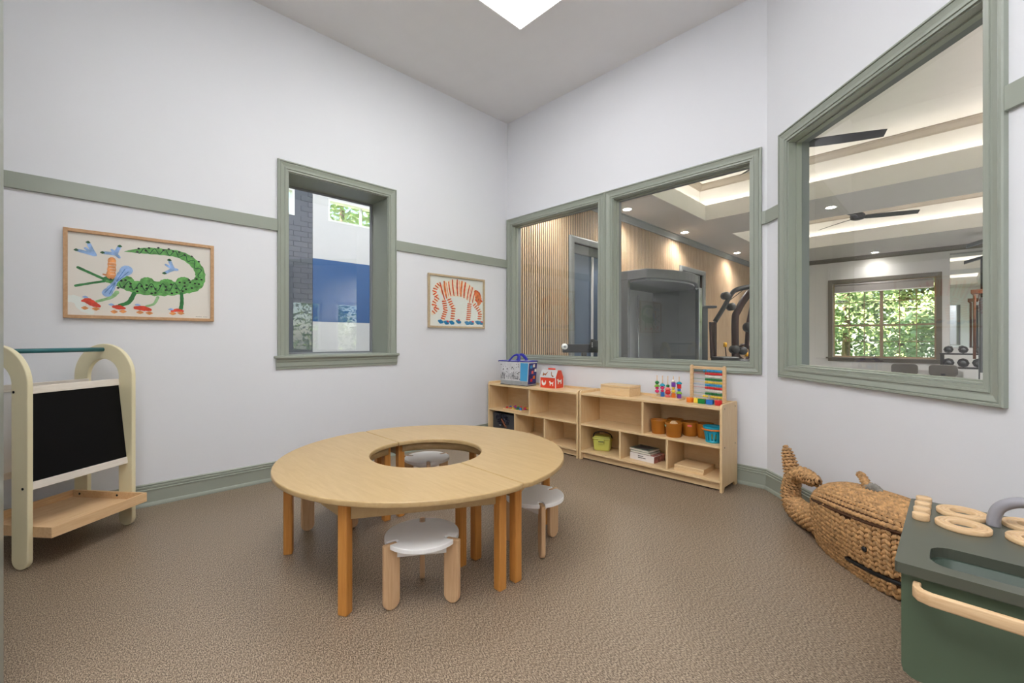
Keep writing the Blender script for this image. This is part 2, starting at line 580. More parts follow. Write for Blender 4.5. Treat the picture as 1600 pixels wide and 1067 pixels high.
# slatted wall: backing, a few thousand pixels of thin slats joined as one part
SL0, SL1 = TB, GY
D1 = (1.29, 2.35, 0, 2.49)
D2 = (4.775, 5.80, 0, 2.49)
sw = tag(grid_wall(lambda a, h, z: (h, a, z), (SL0, SL1), (0, 3.9), [D1, D2], -.014, -.14).build('wall_gym_left', 'felt'), 'timber slatted wall of the gym seen through the windows', 'wall', kind='structure')
mb = MB()
y = SL0 + .012
while y < SL1 - .03:
    inside = [d for d in (D1, D2) if d[0] - .09 < y + .013 < d[1] + .09]
    z0 = 2.58 if inside else 0.0
    mb.box(-.0135, -.004, y, y + .0155, z0, 3.03)
    y += .0405
sl = mb.build('slats', 'slat', sw)
sl['kind'] = 'stuff'
for n, d, lab in ((2, D1, 'grey framed door in the slatted wall behind the left pane'), (3, D2, 'grey framed door further along the slatted wall')):
    dr = thing('door_%d' % n, lab, 'door', kind='structure')
    fnL = lambda a, h, z: (h, a, z)
    casing(fnL, d[0] - .085, d[1] + .085, 0, d[3] + .085, True, [(0, -.013), (0, .024), (.02, .03), (.085, .02), (.085, -.013)]).build('casing', 'greytrim', dr)
    MB().box(-.12, -.095, d[0], d[1], 0, d[3]).build('door_panel', 'blue_glass', dr)
    mb = MB()
    mb.box(-.095, -.06, d[0], d[0] + .09, 0, d[3])
    mb.box(-.095, -.06, d[1] - .09, d[1], 0, d[3])
    mb.box(-.095, -.06, d[0] + .09, d[1] - .09, d[3] - .13, d[3])
    mb.build('door_stile', 'greytrim', dr, .004)
    MB().box(-.095, -.07, d[0] + .56, d[0] + .59, 0, d[3] - .13).build('glazing_bar', 'white', dr)

CROWN = [(0, -.10), (.012, -.10), (.016, -.08), (.05, -.035), (.055, -.02), (.07, -.015), (.07, 0), (0, 0)]
tag(mould(lambda a, h, z: (h + .009, a, z), SL0, SL1, [(h, GZ + z) for h, z in CROWN]).build('trim_5', 'greytrim'), 'grey crown moulding on top of the slatted wall', 'trim', kind='structure')
tag(mould(lambda a, h, z: (a, GY - h, z), .08, GX, [(h, GZ + z) for h, z in CROWN]).build('trim_6', 'taupe'), 'taupe crown moulding along the far gym wall', 'trim', kind='structure')

# soffit slab with two recessed trays
T1 = (.82, 4.35, .40, 3.83)
T2 = (.82, 4.35, 5.08, 7.72)
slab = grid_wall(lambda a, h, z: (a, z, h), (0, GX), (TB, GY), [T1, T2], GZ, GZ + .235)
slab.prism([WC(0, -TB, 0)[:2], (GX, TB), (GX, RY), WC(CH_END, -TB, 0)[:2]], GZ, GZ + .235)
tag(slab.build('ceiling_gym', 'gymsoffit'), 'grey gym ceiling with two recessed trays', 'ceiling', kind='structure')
for n, t, lab in ((1, T1, 'near recessed ceiling tray with a lit cove'), (2, T2, 'far recessed ceiling tray with a lit cove')):
    tr = thing('ceiling_tray_%d' % n, lab, 'ceiling', kind='structure')
    e = .15
    o = [(t[0] - e, t[2] - e), (t[1] + e, t[2] - e), (t[1] + e, t[3] + e), (t[0] - e, t[3] + e)]
    i = [(a + sx * -.05, b + sy * -.05) for (a, b), (sx, sy) in zip(o, ((1, 1), (-1, 1), (-1, -1), (1, -1)))]
    MB().ring(i, o, GZ + .24, 3.80, smooth=False).build('tray_wall', 'gymtray', tr)
    MB().box(o[0][0], o[1][0], o[0][1], o[2][1], 3.78, 3.84).build('tray_ceiling', 'gymtray', tr)
    # fascia lining round the opening
    f0 = [(t[0], t[2]), (t[1], t[2]), (t[1], t[3]), (t[0], t[3])]
    f1 = [(a + sx * .012, b + sy * .012) for (a, b), (sx, sy) in zip(f0, ((1, 1), (-1, 1), (-1, -1), (1, -1)))]
    MB().ring(f0, f1, GZ - .001, GZ + .25, smooth=False).build('fascia', 'gymtray', tr)
    # crown moulding at the top of the tray
    mb = MB()
    for (h0, z0), (h1, z1) in zip(CROWN[:-1], CROWN[1:]):
        for (ax, sgn) in (('x', 1), ('x', -1), ('y', 1), ('y', -1)):
            if ax == 'x':
                X0 = o[0][0] if sgn > 0 else o[1][0]
                mb.add([(X0 + sgn * h0, o[0][1] + h0, 3.78 + z0), (X0 + sgn * h0, o[2][1] - h0, 3.78 + z0), (X0 + sgn * h1, o[2][1] - h1, 3.78 + z1), (X0 + sgn * h1, o[0][1] + h1, 3.78 + z1)], [(0, 1, 2, 3)])
            else:
                Y0 = o[0][1] if sgn > 0 else o[2][1]
                mb.add([(o[0][0] + h0, Y0 + sgn * h0, 3.78 + z0), (o[1][0] - h0, Y0 + sgn * h0, 3.78 + z0), (o[1][0] - h1, Y0 + sgn * h1, 3.78 + z1), (o[0][0] + h1, Y0 + sgn * h1, 3.78 + z1)], [(0, 1, 2, 3)])
    mb.build('crown', 'tan', tr)
    g = [(a + sx * .06, b + sy * .06) for (a, b), (sx, sy) in zip(o, ((1, 1), (-1, 1), (-1, -1), (1, -1)))]
    g2 = [(a + sx * .09, b + sy * .09) for (a, b), (sx, sy) in zip(o, ((1, 1), (-1, 1), (-1, -1), (1, -1)))]
    MB().ring(g, g2, GZ + .238, GZ + .250, smooth=False).build('light_strip', 'cove', tr)

# downlights: a trim ring, a lens and its spot
def downlight(x, y, z, label, power=GYM_DOWN, group='recessed gym downlights'):
    t = thing('recessed_downlight', label, 'ceiling light', (x, y, z), group=group)
    MB().lathe([(.062, -.001), (.085, -.001), (.085, -.008), (.062, -.004), (.062, -.001)], 20).build('trim_ring', 'white', t)
    MB().lathe([(.062, -.002), (.062, -.004)], 20).build('lens', 'down', t)
    l = bpy.data.lights.new('downlight_bulb', 'SPOT')
    l.energy = power
    l.spot_size = math.radians(150)
    l.spot_blend = 1.0
    l.shadow_soft_size = 0.06
    l.color = (1.0, 0.96, 0.91)
    o = bpy.data.objects.new('bulb', l)
    COL.objects.link(o)
    o.parent = t
    o.location = (0, 0, -.02)
for x, y, lab in ((.234, 2.33, 'recessed downlight above the slats, nearest of the row'), (.236, 4.365, 'recessed downlight above the slats, middle of the row'), (.26, 7.09, 'recessed downlight above the slats, farthest of the row'),
                  (2.45, 4.45, 'recessed downlight on the soffit between the two ceiling trays'), (2.49, 9.30, 'recessed downlight close to the far gym wall above the window'),
                  (.234, .55, 'added downlight above the slats, unseen behind the double window head'), (5.2, 4.45, 'added unseen downlight at the right end of the soffit between trays'), (5.2, 1.5, 'added unseen downlight near the glass doors of the gym'), (5.2, 7.6, 'added unseen downlight by the far right corner of the gym')):  # the four on this line are unseen, added to light the gym
    downlight(x, y, GZ, lab, GYM_DOWN * (.07 if y > 9 else .22 if x < 1 else 1.0))

# ceiling fans
def make_fan(loc, rot, label):
    t = thing('ceiling_fan', label, 'ceiling fan', loc, rot, group='gym ceiling fans')
    MB().lathe([(0, .38), (.06, .38), (.06, .34), (.014, .32), (.014, .08)], 16).build('downrod', 'dark', t)
    MB().lathe([(0, .09), (.07, .085), (.11, .06), (.12, .02), (.10, -.03), (.05, -.045), (0, -.045)], 20).build('motor_housing', 'dark', t)
    for k in range(3):
        g = k * 2 * PI / 3
        mb = MB()
        prof = [(.08, .035, .012), (.25, .065, .010), (.5, .072, .008), (.75, .062, .006), (.88, .05, .005)]
        for (r0, w0, h0), (r1, w1, h1) in zip(prof, prof[1:]):
            mb.add([(r0, -w0, .02), (r1, -w1, .02), (r1, w1, -.02), (r0, w0, -.02), (r0, -w0, .02 + h0), (r1, -w1, .02 + h1), (r1, w1, -.02 + h1), (r0, w0, -.02 + h0)],
                   [(0, 1, 2, 3), (7, 6, 5, 4), (0, 4, 5, 1), (3, 2, 6, 7), (0, 3, 7, 4), (1, 5, 6, 2)])
        c, s_ = math.cos(g), math.sin(g)
        mb.xf(lambda x, y, z: (c * x - s_ * y, s_ * x + c * y, z)).build('blade', 'dark', t)
make_fan((2.42, 2.36, 3.40), math.radians(24), 'dark ceiling fan in the near tray, only one blade showing')
make_fan((2.495, 6.694, 3.40), math.radians(20), 'dark three-bladed ceiling fan hanging in the far tray')

# far wall with its window
FWIN = (1.655, 3.49, .69, 2.50)
fnF = lambda a, h, z: (a, GY - h, z)
tag(grid_wall(fnF, (0, GX), (0, 3.9), [FWIN], 0, -.15).build('wall_gym_far', 'gymwall'), 'far white gym wall with a window onto trees', 'wall', kind='structure')
w4 = thing('window_4', 'wide gridded gym window looking onto green trees', 'window', kind='structure')
casing(fnF, FWIN[0] - .09, FWIN[1] + .09, FWIN[2], FWIN[3] + .09, True, [(0, 0), (0, .025), (.09, .018), (.09, 0)]).build('casing', 'taupe', w4)
MB().box(FWIN[0] - .13, FWIN[1] + .13, GY - .06, GY, FWIN[2] - .03, FWIN[2]).build('sill', 'taupe', w4, .004)
MB().box(FWIN[0] - .09, FWIN[1] + .09, GY - .02, GY, FWIN[2] - .10, FWIN[2] - .03).build('sill_apron', 'taupe', w4)
M['sash'] = plain('bronze_sash', '#a98f74', 0.4)
xm = (FWIN[0] + FWIN[1]) / 2
mb = MB()
for s0, s1 in ((FWIN[0], xm), (xm, FWIN[1])):
    mb.ring([(s0, FWIN[2]), (s1, FWIN[2]), (s1, FWIN[3]), (s0, FWIN[3])], [(s0 + .03, FWIN[2] + .035), (s1 - .03, FWIN[2] + .035), (s1 - .03, FWIN[3] - .03), (s0 + .03, FWIN[3] - .03)], -.10, -.06, lambda a, z, h: fnF(a, h, z), False)
    zmid = 1.46
    mb.prism([(s0 + .03, zmid - .02), (s1 - .03, zmid - .02), (s1 - .03, zmid + .02), (s0 + .03, zmid + .02)], -.10, -.05, lambda a, z, h: fnF(a, h, z))
mb.build('sash', 'sash', w4)
for s0, s1 in ((FWIN[0] + .03, xm - .03), (xm + .03, FWIN[1] - .03)):
    for k in (1, 2):
        xx = s0 + (s1 - s0) * k / 3
        MB().box(xx - .007, xx + .007, GY + .07, GY + .085, FWIN[2] + .035, FWIN[3] - .03).build('muntin', 'sash', w4)
    for zz in (1.08, 2.02):
        MB().box(s0, s1, GY + .07, GY + .085, zz - .007, zz + .007).build('muntin', 'sash', w4)
pane(fnF, (FWIN[0] + .02, FWIN[1] - .02, FWIN[2] + .02, FWIN[3] - .02), -.09, w4)
M['shade'] = plain('taupe_shade_fabric', '#a8a2a0', 0.8, bump=.3, bscale=200)
sh = thing('roller_shade', 'grey roller shade rolled up at the top of the gym window', 'shade', (xm, GY + .02, 2.48))
MB().lathe([(.034, -.87), (.034, .87)], 16, axis='x').xf(lambda x, y, z: (x, y, z - .035)).build('roll', 'shade', sh)
MB().box(-.88, .88, -.028, -.020, -.20, 0).build('fabric', 'shade', sh)
MB().box(-.88, .88, -.034, -.014, -.222, -.20).build('hem_bar', 'white', sh)

# mirror beside that window
M['mirror'] = plain('mirror_glass', '#e9edee', 0.02, metal=1.0, var=0.0)
mi = thing('wall_mirror', 'tall wall mirror beside the gym window', 'mirror', (4.22, GY - .006, 0.95))
MB().box(-.52, .52, -.004, .004, 0, 1.98).build('glass', 'mirror', mi)
MB().box(-.52, .52, -.012, .006, 1.98, 2.01).build('clip_rail', 'chrome', mi)

# right side of the gym: glazed doors towards the garden
fnR = lambda a, h, z: (GX - h, a, z)
GD = [(-.60, .40, 0.0, 2.03), (.76, 1.42, 0.0, 2.03), (1.46, 2.10, 0, 2.03), (4.0, 5.6, .8, 2.3)]
tag(grid_wall(fnR, (RY, GY), (0, 3.9), GD, 0, -.15).build('wall_gym_right', 'gymwall'), 'white gym wall with glazed doors onto the garden', 'wall', kind='structure')
for k, g in enumerate(GD):
    lab = ['glazed garden door of the gym nearest the angled wall', 'second glazed garden door of the gym', 'third glazed garden door of the gym', 'side window of the gym beyond the garden doors'][k]
    w = thing('window_%d' % (5 + k), lab, 'window', kind='structure')
    jamb_liner(fnR, (g[0] + .001, g[1] - .001, g[2] + .001, g[3] - .001), -.02, -.10, .05, 'white', w, 'frame')
    pane(fnR, (g[0] + .05, g[1] - .05, g[2] + .05, g[3] - .05), -.06, w)
tag(MB().box(RX + .12, GX, RY - .12, RY, 0, 3.9).build('wall_gym_front', 'gymwall'), 'white gym wall beside the angled window', 'wall', kind='structure')

# ------------------------------------------------------------------ gym equipment
M['machine_red'] = plain('dark_red_powder_coat', '#341615', 0.35, metal=0.2)
M['pad'] = plain('black_vinyl_pad', '#232224', 0.5)
M['yellow'] = plain('yellow_knob', '#f0b020', 0.4)
M['shroud'] = plain('grey_shroud', '#53565a', 0.35, metal=0.3)
M['booth'] = plain('booth_grey', '#8b8d90', 0.4)
M['boothdark'] = plain('booth_dark_grey', '#6a6c70', 0.4)

# curved-canopy booth against the slats
bt = thing('exercise_booth', 'grey booth with a curved canopy standing before the slatted wall', 'booth', (0.12, 1.70, 0))
MB().box(0, .05, 0, 1.62, 0, 1.93).build('back_panel', 'booth', bt, .004)
MB().box(.05, .80, 1.57, 1.62, 0, 1.93).build('end_panel', 'booth', bt, .004)
MB().box(.05, .50, 0, .06, 0, 1.93).build('near_panel', 'boothdark', bt, .004)
front = [(.62 + .42 * math.sin(PI * (0.12 + .80 * i / 16)), 1.66 * i / 16) for i in range(17)]
MB().prism([(0, 0)] + front + [(0, 1.66)], 1.93, 2.06).build('canopy', 'boothdark', bt, .012)
MB().prism([(.05, .06)] + [(x - .05, max(.06, min(1.57, y))) for x, y in front] + [(.05, 1.57)], 1.905, 1.929).build('canopy_soffit', 'booth', bt)
MB().box(.78, .84, 1.55, 1.66, 0, 1.93).build('post', 'chrome', bt, .006)
MB().tube([(.10, .40, .9), (.10, .40, 1.80)], .012).build('rail', 'chrome', bt)
MB().tube([(.10, 1.0, 0), (.10, 1.0, 1.82)], .010).build('rail', 'chrome', bt)

# multi-station weight machine; local x runs to the right as seen from the play room
yaw = math.radians(45.586)
mg = thing('weight_machine', 'dark red multi-station weight machine with roller pads', 'weight machine', (1.24, 3.85, 0), yaw)
def mgp(px, py, d=0.0):
    return ((px - 1140) * .01036, d, 1.1 - (py - 532) * .01036)
MB().tube(catmull([mgp(1146, 632), mgp(1145.5, 560), mgp(1145, 500), mgp(1149, 486), mgp(1158, 470), mgp(1172, 452), mgp(1186, 440)], 4), .058, 8).build('main_upright', 'machine_red', mg)
MB().tube(catmull([mgp(1109, 503, -.1), mgp(1122, 482, -.1), mgp(1134, 461, -.1), mgp(1142, 454, -.1), mgp(1158, 450, -.1), mgp(1180, 446, -.1)], 4), .038, 8).build('press_arm', 'pad', mg)
MB().tube([mgp(1175, 446, -.05), mgp(1163, 505, -.05), mgp(1160, 545, -.05)], .034, 8).build('leg_arm', 'machine_red', mg)
for (px, py, r) in ((1126, 463, .062), (1134.5, 480, .062), (1162, 511.5, .080)):
    c = mgp(px, py)
    MB().lathe([(0, -.12), (r * .85, -.12), (r, -.105), (r, -.02), (r * .85, 0), (0, 0)], 20, (c[0], -.02, c[2]), 'y').build('roller_pad', 'pad', mg)
for (px, py) in ((1142, 546), (1154, 548)):
    c = mgp(px, py)
    MB().lathe([(0, -.12), (.055, -.12), (.065, -.105), (.065, 0), (0, 0)], 18, (c[0], .02, c[2]), 'y').build('roller_pad', 'pad', mg)
c = mgp(1160, 550)
MB().tube([(c[0] + .1 * math.cos(g * PI / 8), .02, c[2] + .12 * math.sin(g * PI / 8)) for g in range(16)], .022, 6, closed=True).build('cam_wheel', 'machine_red', mg)
a, b = mgp(1101, 478), mgp(1122, 478)
MB().box(a[0], a[0] + .10, .18, .30, .0, a[2]).build('shroud_post', 'shroud', mg, .01)
MB().box(b[0] - .02, b[0] + .03, .18, .30, .0, a[2] - .25).build('shroud_post', 'machine_red', mg, .01)
MB().box(a[0], b[0] + .03, .17, .31, a[2] - .02, a[2] + .02).build('top_plate', 'shroud', mg, .01)
for k in range(9):
    MB().box(a[0] + .11, b[0] - .03, .20, .28, .12 + k * .06, .17 + k * .06).build('weight_plate', 'dark', mg, .006)
MB().tube([mgp(1134, 474, .1), mgp(1172, 445, .1)], .006, 6).build('cable', 'black', mg)
MB().tube([mgp(1108, 503, .05), mgp(1110, 560, .05)], .016, 6).build('grip_bar', 'machine_red', mg)
for px, py in ((1127, 538), (1160, 553)):
    c = mgp(px, py)
    MB().tube([(c[0], -.05, c[2]), (c[0] + .02, -.05, c[2] - .22)], .008, 6).build('pin_rod', 'machine_red', mg)
    MB().lathe([(0, .03), (.02, .03), (.03, .01), (.026, -.04), (0, -.04)], 10, (c[0], -.05, c[2])).build('pull_knob', 'yellow', mg)
for x0, x1, zc in ((-.42, -.12, .80), (-.16, .12, .76)):
    MB().prism(rrect(x0, x1, -.5, -.15, .05), zc - .03, zc + .05).build('seat_pad', 'pad', mg, .02, 3)
    MB().box((x0 + x1) / 2 - .03, (x0 + x1) / 2 + .03, -.36, -.30, 0, zc - .03).build('seat_post', 'machine_red', mg)
MB().box(-.42, .5, -.36, -.28, 0, .06).build('base_frame', 'machine_red', mg, .01)
MB().box(-.06, .10, -.36, .3, 0, .06).build('base_frame', 'machine_red', mg, .01)

# tall grey cabinet between booth and machine
tc_ = thing('tall_cabinet', 'tall dark grey cabinet between the booth and the weight machine', 'cabinet', (.62, 3.70, 0), yaw)
MB().box(-.14, .12, -.15, .15, 0, 1.32).build('body', 'shroud', tc_, .01)
MB().box(-.10, .06, -.165, -.15, .05, 1.24).build('door', 'boothdark', tc_, .004)
MB().tube([(.05, -.18, .55), (.05, -.18, .95)], .008, 6).build('handle', 'chrome', tc_)

# exercise console low in the left pane
ec = thing('exercise_console', 'black exercise machine handlebar with white end caps behind the left pane', 'exercise machine', (.50, .52, 0), yaw)
MB().box(-.06, .46, -.03, .03, .955, 1.055).build('handlebar', 'dark', ec, .012)
for x in (-.035, .42):
    MB().lathe([(0, -.045), (.036, -.045), (.036, .02), (0, .02)], 18, (x, 0, 1.027), 'y').build('end_cap', 'white', ec)
    MB().lathe([(0, -.050), (.014, -.050), (.014, -.044), (0, -.044)], 12, (x, 0, 1.027), 'y').build('cap_bolt', 'chrome', ec)
MB().prism([(.26, .98), (.43, .95), (.43, 1.075), (.29, 1.12)], -.06, .05, lambda a, z, h: (a, h, z)).build('console', 'black', ec, .01)
for k in range(3):
    MB().box(.283, .293, -.063, -.06, .1*0+1.02 + k * .022, 1.03 + k * .022).build('button', 'white', ec)
MB().box(.17, .23, -.03, .03, .03, .955).build('post', 'dark', ec, .01)
MB().box(-.05, .5, -.2, .2, 0, .03).build('base', 'dark', ec, .008)

# dumbbell rack with six dumbbells, two padded benches, cable tower
dk = thing('dumbbell_rack', 'black two-tier dumbbell rack in front of the mirror', 'dumbbell rack', (3.95, 9.05, 0))
for z in (.56, .84):
    MB().box(-.40, .62, -.14, .14, z - .03, z).build('shelf', 'dark', dk, .006)
for x in (-.36, .58):
    MB().box(x - .03, x + .03, -.12, .12, 0, .84).build('side_frame', 'dark', dk, .006)
def dumbbell(x, z, r, label):
    t = thing('dumbbell', label, 'dumbbell', (x, 9.05, z + r), 0, group='dumbbells on the rack')
    for s_ in (-1, 1):
        MB().lathe([(0, -.05), (r * .86, -.05), (r, -.035), (r, .035), (r * .86, .05), (0, .05)], 8, (0, s_ * .10, 0), 'y', smooth=False).build('weight_head', 'pad', t)
        MB().lathe([(0, -.003), (r * .5, -.003), (r * .5, .003), (0, .003)], 14, (0, s_ * .151, 0), 'y').build('end_plate', 'shroud', t)
    MB().lathe([(.016, -.06), (.016, .06)], 10, axis='y').build('handle', 'chrome', t)
for r_, z, row in ((.075, .84, 'upper'), (.088, .56, 'lower')):
    for k, w in enumerate(('left', 'middle', 'right')):
        dumbbell(3.68 + k * .21, z, r_, '%s dumbbell on the %s tier of the gym rack' % (w, row))
M['benchpad'] = plain('brown_grey_vinyl', '#5b5650', 0.45)
for x, lab in ((3.10, 'brown padded gym bench end below the window'), (3.62, 'brown padded gym bench end below the dumbbell rack')):
    b_ = thing('padded_bench', lab, 'bench', (x, 7.5, 0), group='padded gym benches')
    MB().prism(rrect(-.19, .19, .45, .66, .06), -.03, .03, lambda a, z, h: (a, h - (z - .5) * .2, z)).build('backrest', 'benchpad', b_, .015, 3)
    MB().prism(rrect(-.16, .16, -.55, -.05, .05), .40, .46).build('seat', 'benchpad', b_, .015, 3)
    MB().box(-.03, .03, -.5, .0, .34, .40).build('frame', 'dark', b_, .006)
    MB().box(-.03, .03, -.03, .03, .05, .62).build('back_post', 'dark', b_, .006)
    for y_ in (-.45, .0):
        MB().box(-.22, .22, y_ - .03, y_ + .03, 0, .05).build('foot', 'dark', b_, .006)
    MB().box(-.03, .03, -.45, 0, .02, .05).build('floor_beam', 'dark', b_, .004)
M['copper'] = plain('copper_brown_paint', '#7a4a32', 0.4, metal=.2)
ct = thing('cable_tower', 'brown cable tower at the right edge of the large window', 'cable machine', (4.22, 8.35, 0))
MB().box(-.04, .04, -.04, .04, 0, 2.95).build('upright', 'dark', ct, .006)
MB().box(-.24, .2, -.03, .03, 1.98, 2.06).build('cross_arm', 'copper', ct, .008)
MB().tube([(-.22, 0, 2.0), (-.19, 0, 1.95), (-.19, 0, .75)], .022, 8).build('guide_rod', 'copper', ct)
MB().tube([(-.13, 0, 1.98), (-.13, 0, .2)], .012, 6).build('guide_rod', 'chrome', ct)
MB().box(-.12, -.02, -.05, .05, .5, 1.9).build('weight_shroud', 'shroud', ct, .006)
MB().prism([(-.30, 2.86), (.1, 2.98), (.1, 3.04), (-.30, 2.92)], -.08, .08, lambda a, z, h: (a, h, z)).build('top_fin', 'shroud', ct, .006)
MB().box(-.2, .2, -.3, .3, 0, .05).build('base', 'dark', ct, .006)

# ------------------------------------------------------------------ lobby behind the left window
XL = -3.0
M['block'] = plain('dark_grey_painted_block', '#5b5f6a', 0.5, var=0.06, scale=4)
M['lobbywhite'] = plain('lobby_white_paint', '#dcdcdc', 0.6, var=0.01)
M['blue'] = plain('lobby_blue_paint', '#2f5f99', 0.5, var=0.03)
M['lobbyfloor'] = plain('lobby_tile', '#8f8a84', 0.35, var=0.1)
fnX = lambda a, h, z: (XL + h, a, z)
LH = 4.2
CW1 = (-.961, .18, 2.94, 3.29)
CW2 = (-1.75, -1.44, 2.93, 3.32)
tag(MB().box(XL - .2, -TL, -5.4, 2.6, -.05, -.001).build('floor_lobby', 'lobbyfloor'), 'pale tiled lobby floor beyond the left window', 'floor', kind='structure')
tag(MB().box(XL - .2, -TL, -5.4, 2.6, LH, LH + .05).build('ceiling_lobby', 'ceil'), 'white lobby ceiling beyond the left window', 'ceiling', kind='structure')
lw = tag(grid_wall(fnX, (-5.4, -1.185), (0, LH), [CW2], 0, -.2).build('wall_lobby_block', 'block'), 'dark grey painted block wall of the lobby', 'wall', kind='structure')
bw, bh = .205, .0765
me_b = None
row = 0
z = .80
while z < 3.60:
    off = 0 if row % 2 else bw / 2
    y = -1.97 + off
    while y < -1.19:
        y1 = min(y + bw - .006, -1.187)
        zz1 = z + bh - .006
        hit = not (y1 < CW2[0] or y > CW2[1] or zz1 < CW2[2] or z > CW2[3])
        if not hit and y1 - y > .05:
            full = abs(y1 - y - (bw - .006)) < 1e-6
            if full and me_b is not None:
                o = bpy.data.objects.new('block', me_b)
                COL.objects.link(o)
                o.parent = lw
                o.location = (XL, y, z)
            else:
                o = MB().box(0.0005, .008, 0, y1 - y, 0, bh - .006).build('block', 'block', lw, .002, 1)
                o.location = (XL, y, z)
                if full:
                    me_b = o.data
        y += bw
    z += bh
    row += 1
# grooves between blocks are the bare wall; upper white / blue band / lower white to the right
tag(grid_wall(fnX, (-1.185, 2.6), (2.34, LH), [CW1], .01, -.2).build('wall_lobby_upper', 'lobbywhite'), 'white upper lobby wall with a clerestory window', 'wall', kind='structure')
tag(MB().box(XL - .2, XL + .012, -1.185, 2.6, 1.385, 2.34).build('wall_lobby_blue', 'blue'), 'blue painted band of the lobby wall', 'wall', kind='structure')
tag(MB().box(XL - .2, XL + .01, -1.185, 2.6, 0, 1.385).build('wall_lobby_lower', 'lobbywhite'), 'white lower lobby wall under the blue band', 'wall', kind='structure')
tag(MB().box(XL - .2, -TL, 2.6, 2.75, 0, LH).build('wall_lobby_end', 'lobbywhite'), 'white end wall of the lobby', 'wall', kind='structure')
tag(MB().box(XL - .2, -TL, -5.55, -5.4, 0, LH).build('wall_lobby_near', 'lobbywhite'), 'white near wall of the lobby', 'wall', kind='structure')
tag(MB().box(-TL, -.14, 0, 2.6, 0, LH).build('wall_lobby_right', 'lobbywhite'), 'white lobby wall behind the slatted gym wall', 'wall', kind='structure')
for k, (g, lab) in enumerate(((CW1, 'white clerestory window high on the lobby wall'), (CW2, 'small window in the dark block wall of the lobby'))):
    w = thing('window_%d' % (9 + k), lab, 'window', kind='structure')
    jamb_liner(fnX, (g[0] + .001, g[1] - .001, g[2] + .001, g[3] - .001), .012, -.12, .03, 'white', w, 'frame')
    ym = (g[0] + g[1]) / 2
    MB().box(XL - .11, XL - .06, ym - .012, ym + .012, g[2] + .03, g[3] - .03).build('mullion', 'white', w)
    pane(fnX, (g[0] + .03, g[1] - .03, g[2] + .03, g[3] - .03), -.09, w)
M['lobby_fill'] = emit('lobby_fill_diffuser', '#ffffff', 7.0)  # for light panels out of view, added to brighten the lobby
for k, (x, y, lab) in enumerate(((-1.7, -2.4, 'unseen fill panel added to the lobby ceiling before the block wall'), (-1.7, .6, 'unseen fill panel added at the far end of the lobby'))):
    t = thing('lobby_fill_light', lab, 'ceiling light', (x, y, LH), group='added lobby fill panels')
    MB().ring([(-.6, -.6), (.6, -.6), (.6, .6), (-.6, .6)], [(-.58, -.58), (.58, -.58), (.58, .58), (-.58, .58)], -.014, 0, smooth=False).build('frame', 'white', t)
    MB().box(-.58, .58, -.58, .58, -.012, -.002).build('diffuser', 'lobby_fill', t)

# ------------------------------------------------------------------ garden outside
M['leaf'] = plain('leaf_green', '#86a26a', 0.6, spec=0.12, var=0.5, scale=1.6)
M['leaf2'] = plain('leaf_light_green', '#a6bd8a', 0.6, spec=0.12, var=0.5, scale=2.0)
M['bark'] = plain('bark', '#6d5a48', 0.8, var=0.2)
M['grass'] = plain('lawn', '#7d9a4c', 0.8, var=0.3, scale=8)
tag(MB().box(-16, 24, -12, 30, -.25, -.12).build('ground', 'grass'), 'grassy ground outside the building', 'lawn', kind='structure')
def tree(x, y, h, r, mat, label, n=2600, seed=1, size=.085):
    rr = random.Random(seed)
    t = thing('garden_tree', label, 'tree', (x, y, -.12), group='trees outside the gym')
    MB().tube([(0, 0, 0), (.05, .02, h * .4), (-.03, 0, h * .8)], [.12, .09, .04], 8).build('trunk', 'bark', t)
    mb = MB()
    lobes = [(rr.uniform(-.6, .6) * r, rr.uniform(-.5, .5) * r, rr.uniform(.12, .92) * h, rr.uniform(.35, .62) * r) for _ in range(14)]
    for k in range(n):
        lx, ly, lz, lr = lobes[k % len(lobes)]
        d = Vector((rr.gauss(0, 1), rr.gauss(0, 1), rr.gauss(0, 1))).normalized()
        q = Vector((lx, ly, lz)) + d * lr * rr.uniform(.75, 1.05)
        if q.z < .15:
            q.z = .15 + rr.random() * .3
        u = Vector((rr.gauss(0, 1), rr.gauss(0, 1), rr.gauss(0, .6))).normalized()
        w_ = u.cross(d).normalized()
        sz = size * rr.uniform(.6, 1.3)
        mb.add([q - u * sz, q + w_ * sz * .45 + d * sz * .1, q + u * sz, q - w_ * sz * .45 + d * sz * .1], [(0, 1, 2, 3)])
    o = mb.build('foliage', mat, t)
    o['kind'] = 'stuff'
for k, (x, y, h, r, m) in enumerate(((.2, 13.0, 5.2, 1.7, 'leaf'), (1.5, 12.4, 4.2, 1.5, 'leaf2'), (2.7, 12.9, 5.4, 1.7, 'leaf'), (3.6, 12.3, 4.0, 1.4, 'leaf2'), (4.8, 13.0, 5.6, 1.8, 'leaf'))):
    tree(x, y, h, r, m, ['tall green tree at the left side of the far gym window', 'light green shrub tree in the left half of the far gym window', 'tall green tree behind the middle of the far gym window', 'light green shrub tree in the right half of the far gym window', 'tall green tree beyond the right edge of the far gym window'][k], 5200, k + 1)
tree(-5.2, .2, 5.2, 1.7, 'leaf2', 'light green tree outside the clerestory window of the lobby', 6000, 11)
tree(-5.4, -2.2, 5.0, 1.6, 'leaf', 'green tree outside the small window of the block wall', 3000, 12)
for k, (x, y) in enumerate(((9.0, -.6), (9.4, 1.4), (9.0, 3.4), (9.6, 5.6))):
    tree(x, y, 4.6, 1.6, 'leaf2' if k % 2 else 'leaf', ['green tree outside the first garden door of the gym', 'light green tree outside the second garden door of the gym', 'green tree outside the third garden door of the gym', 'light green tree outside the side window of the gym'][k], 3200, 20 + k)

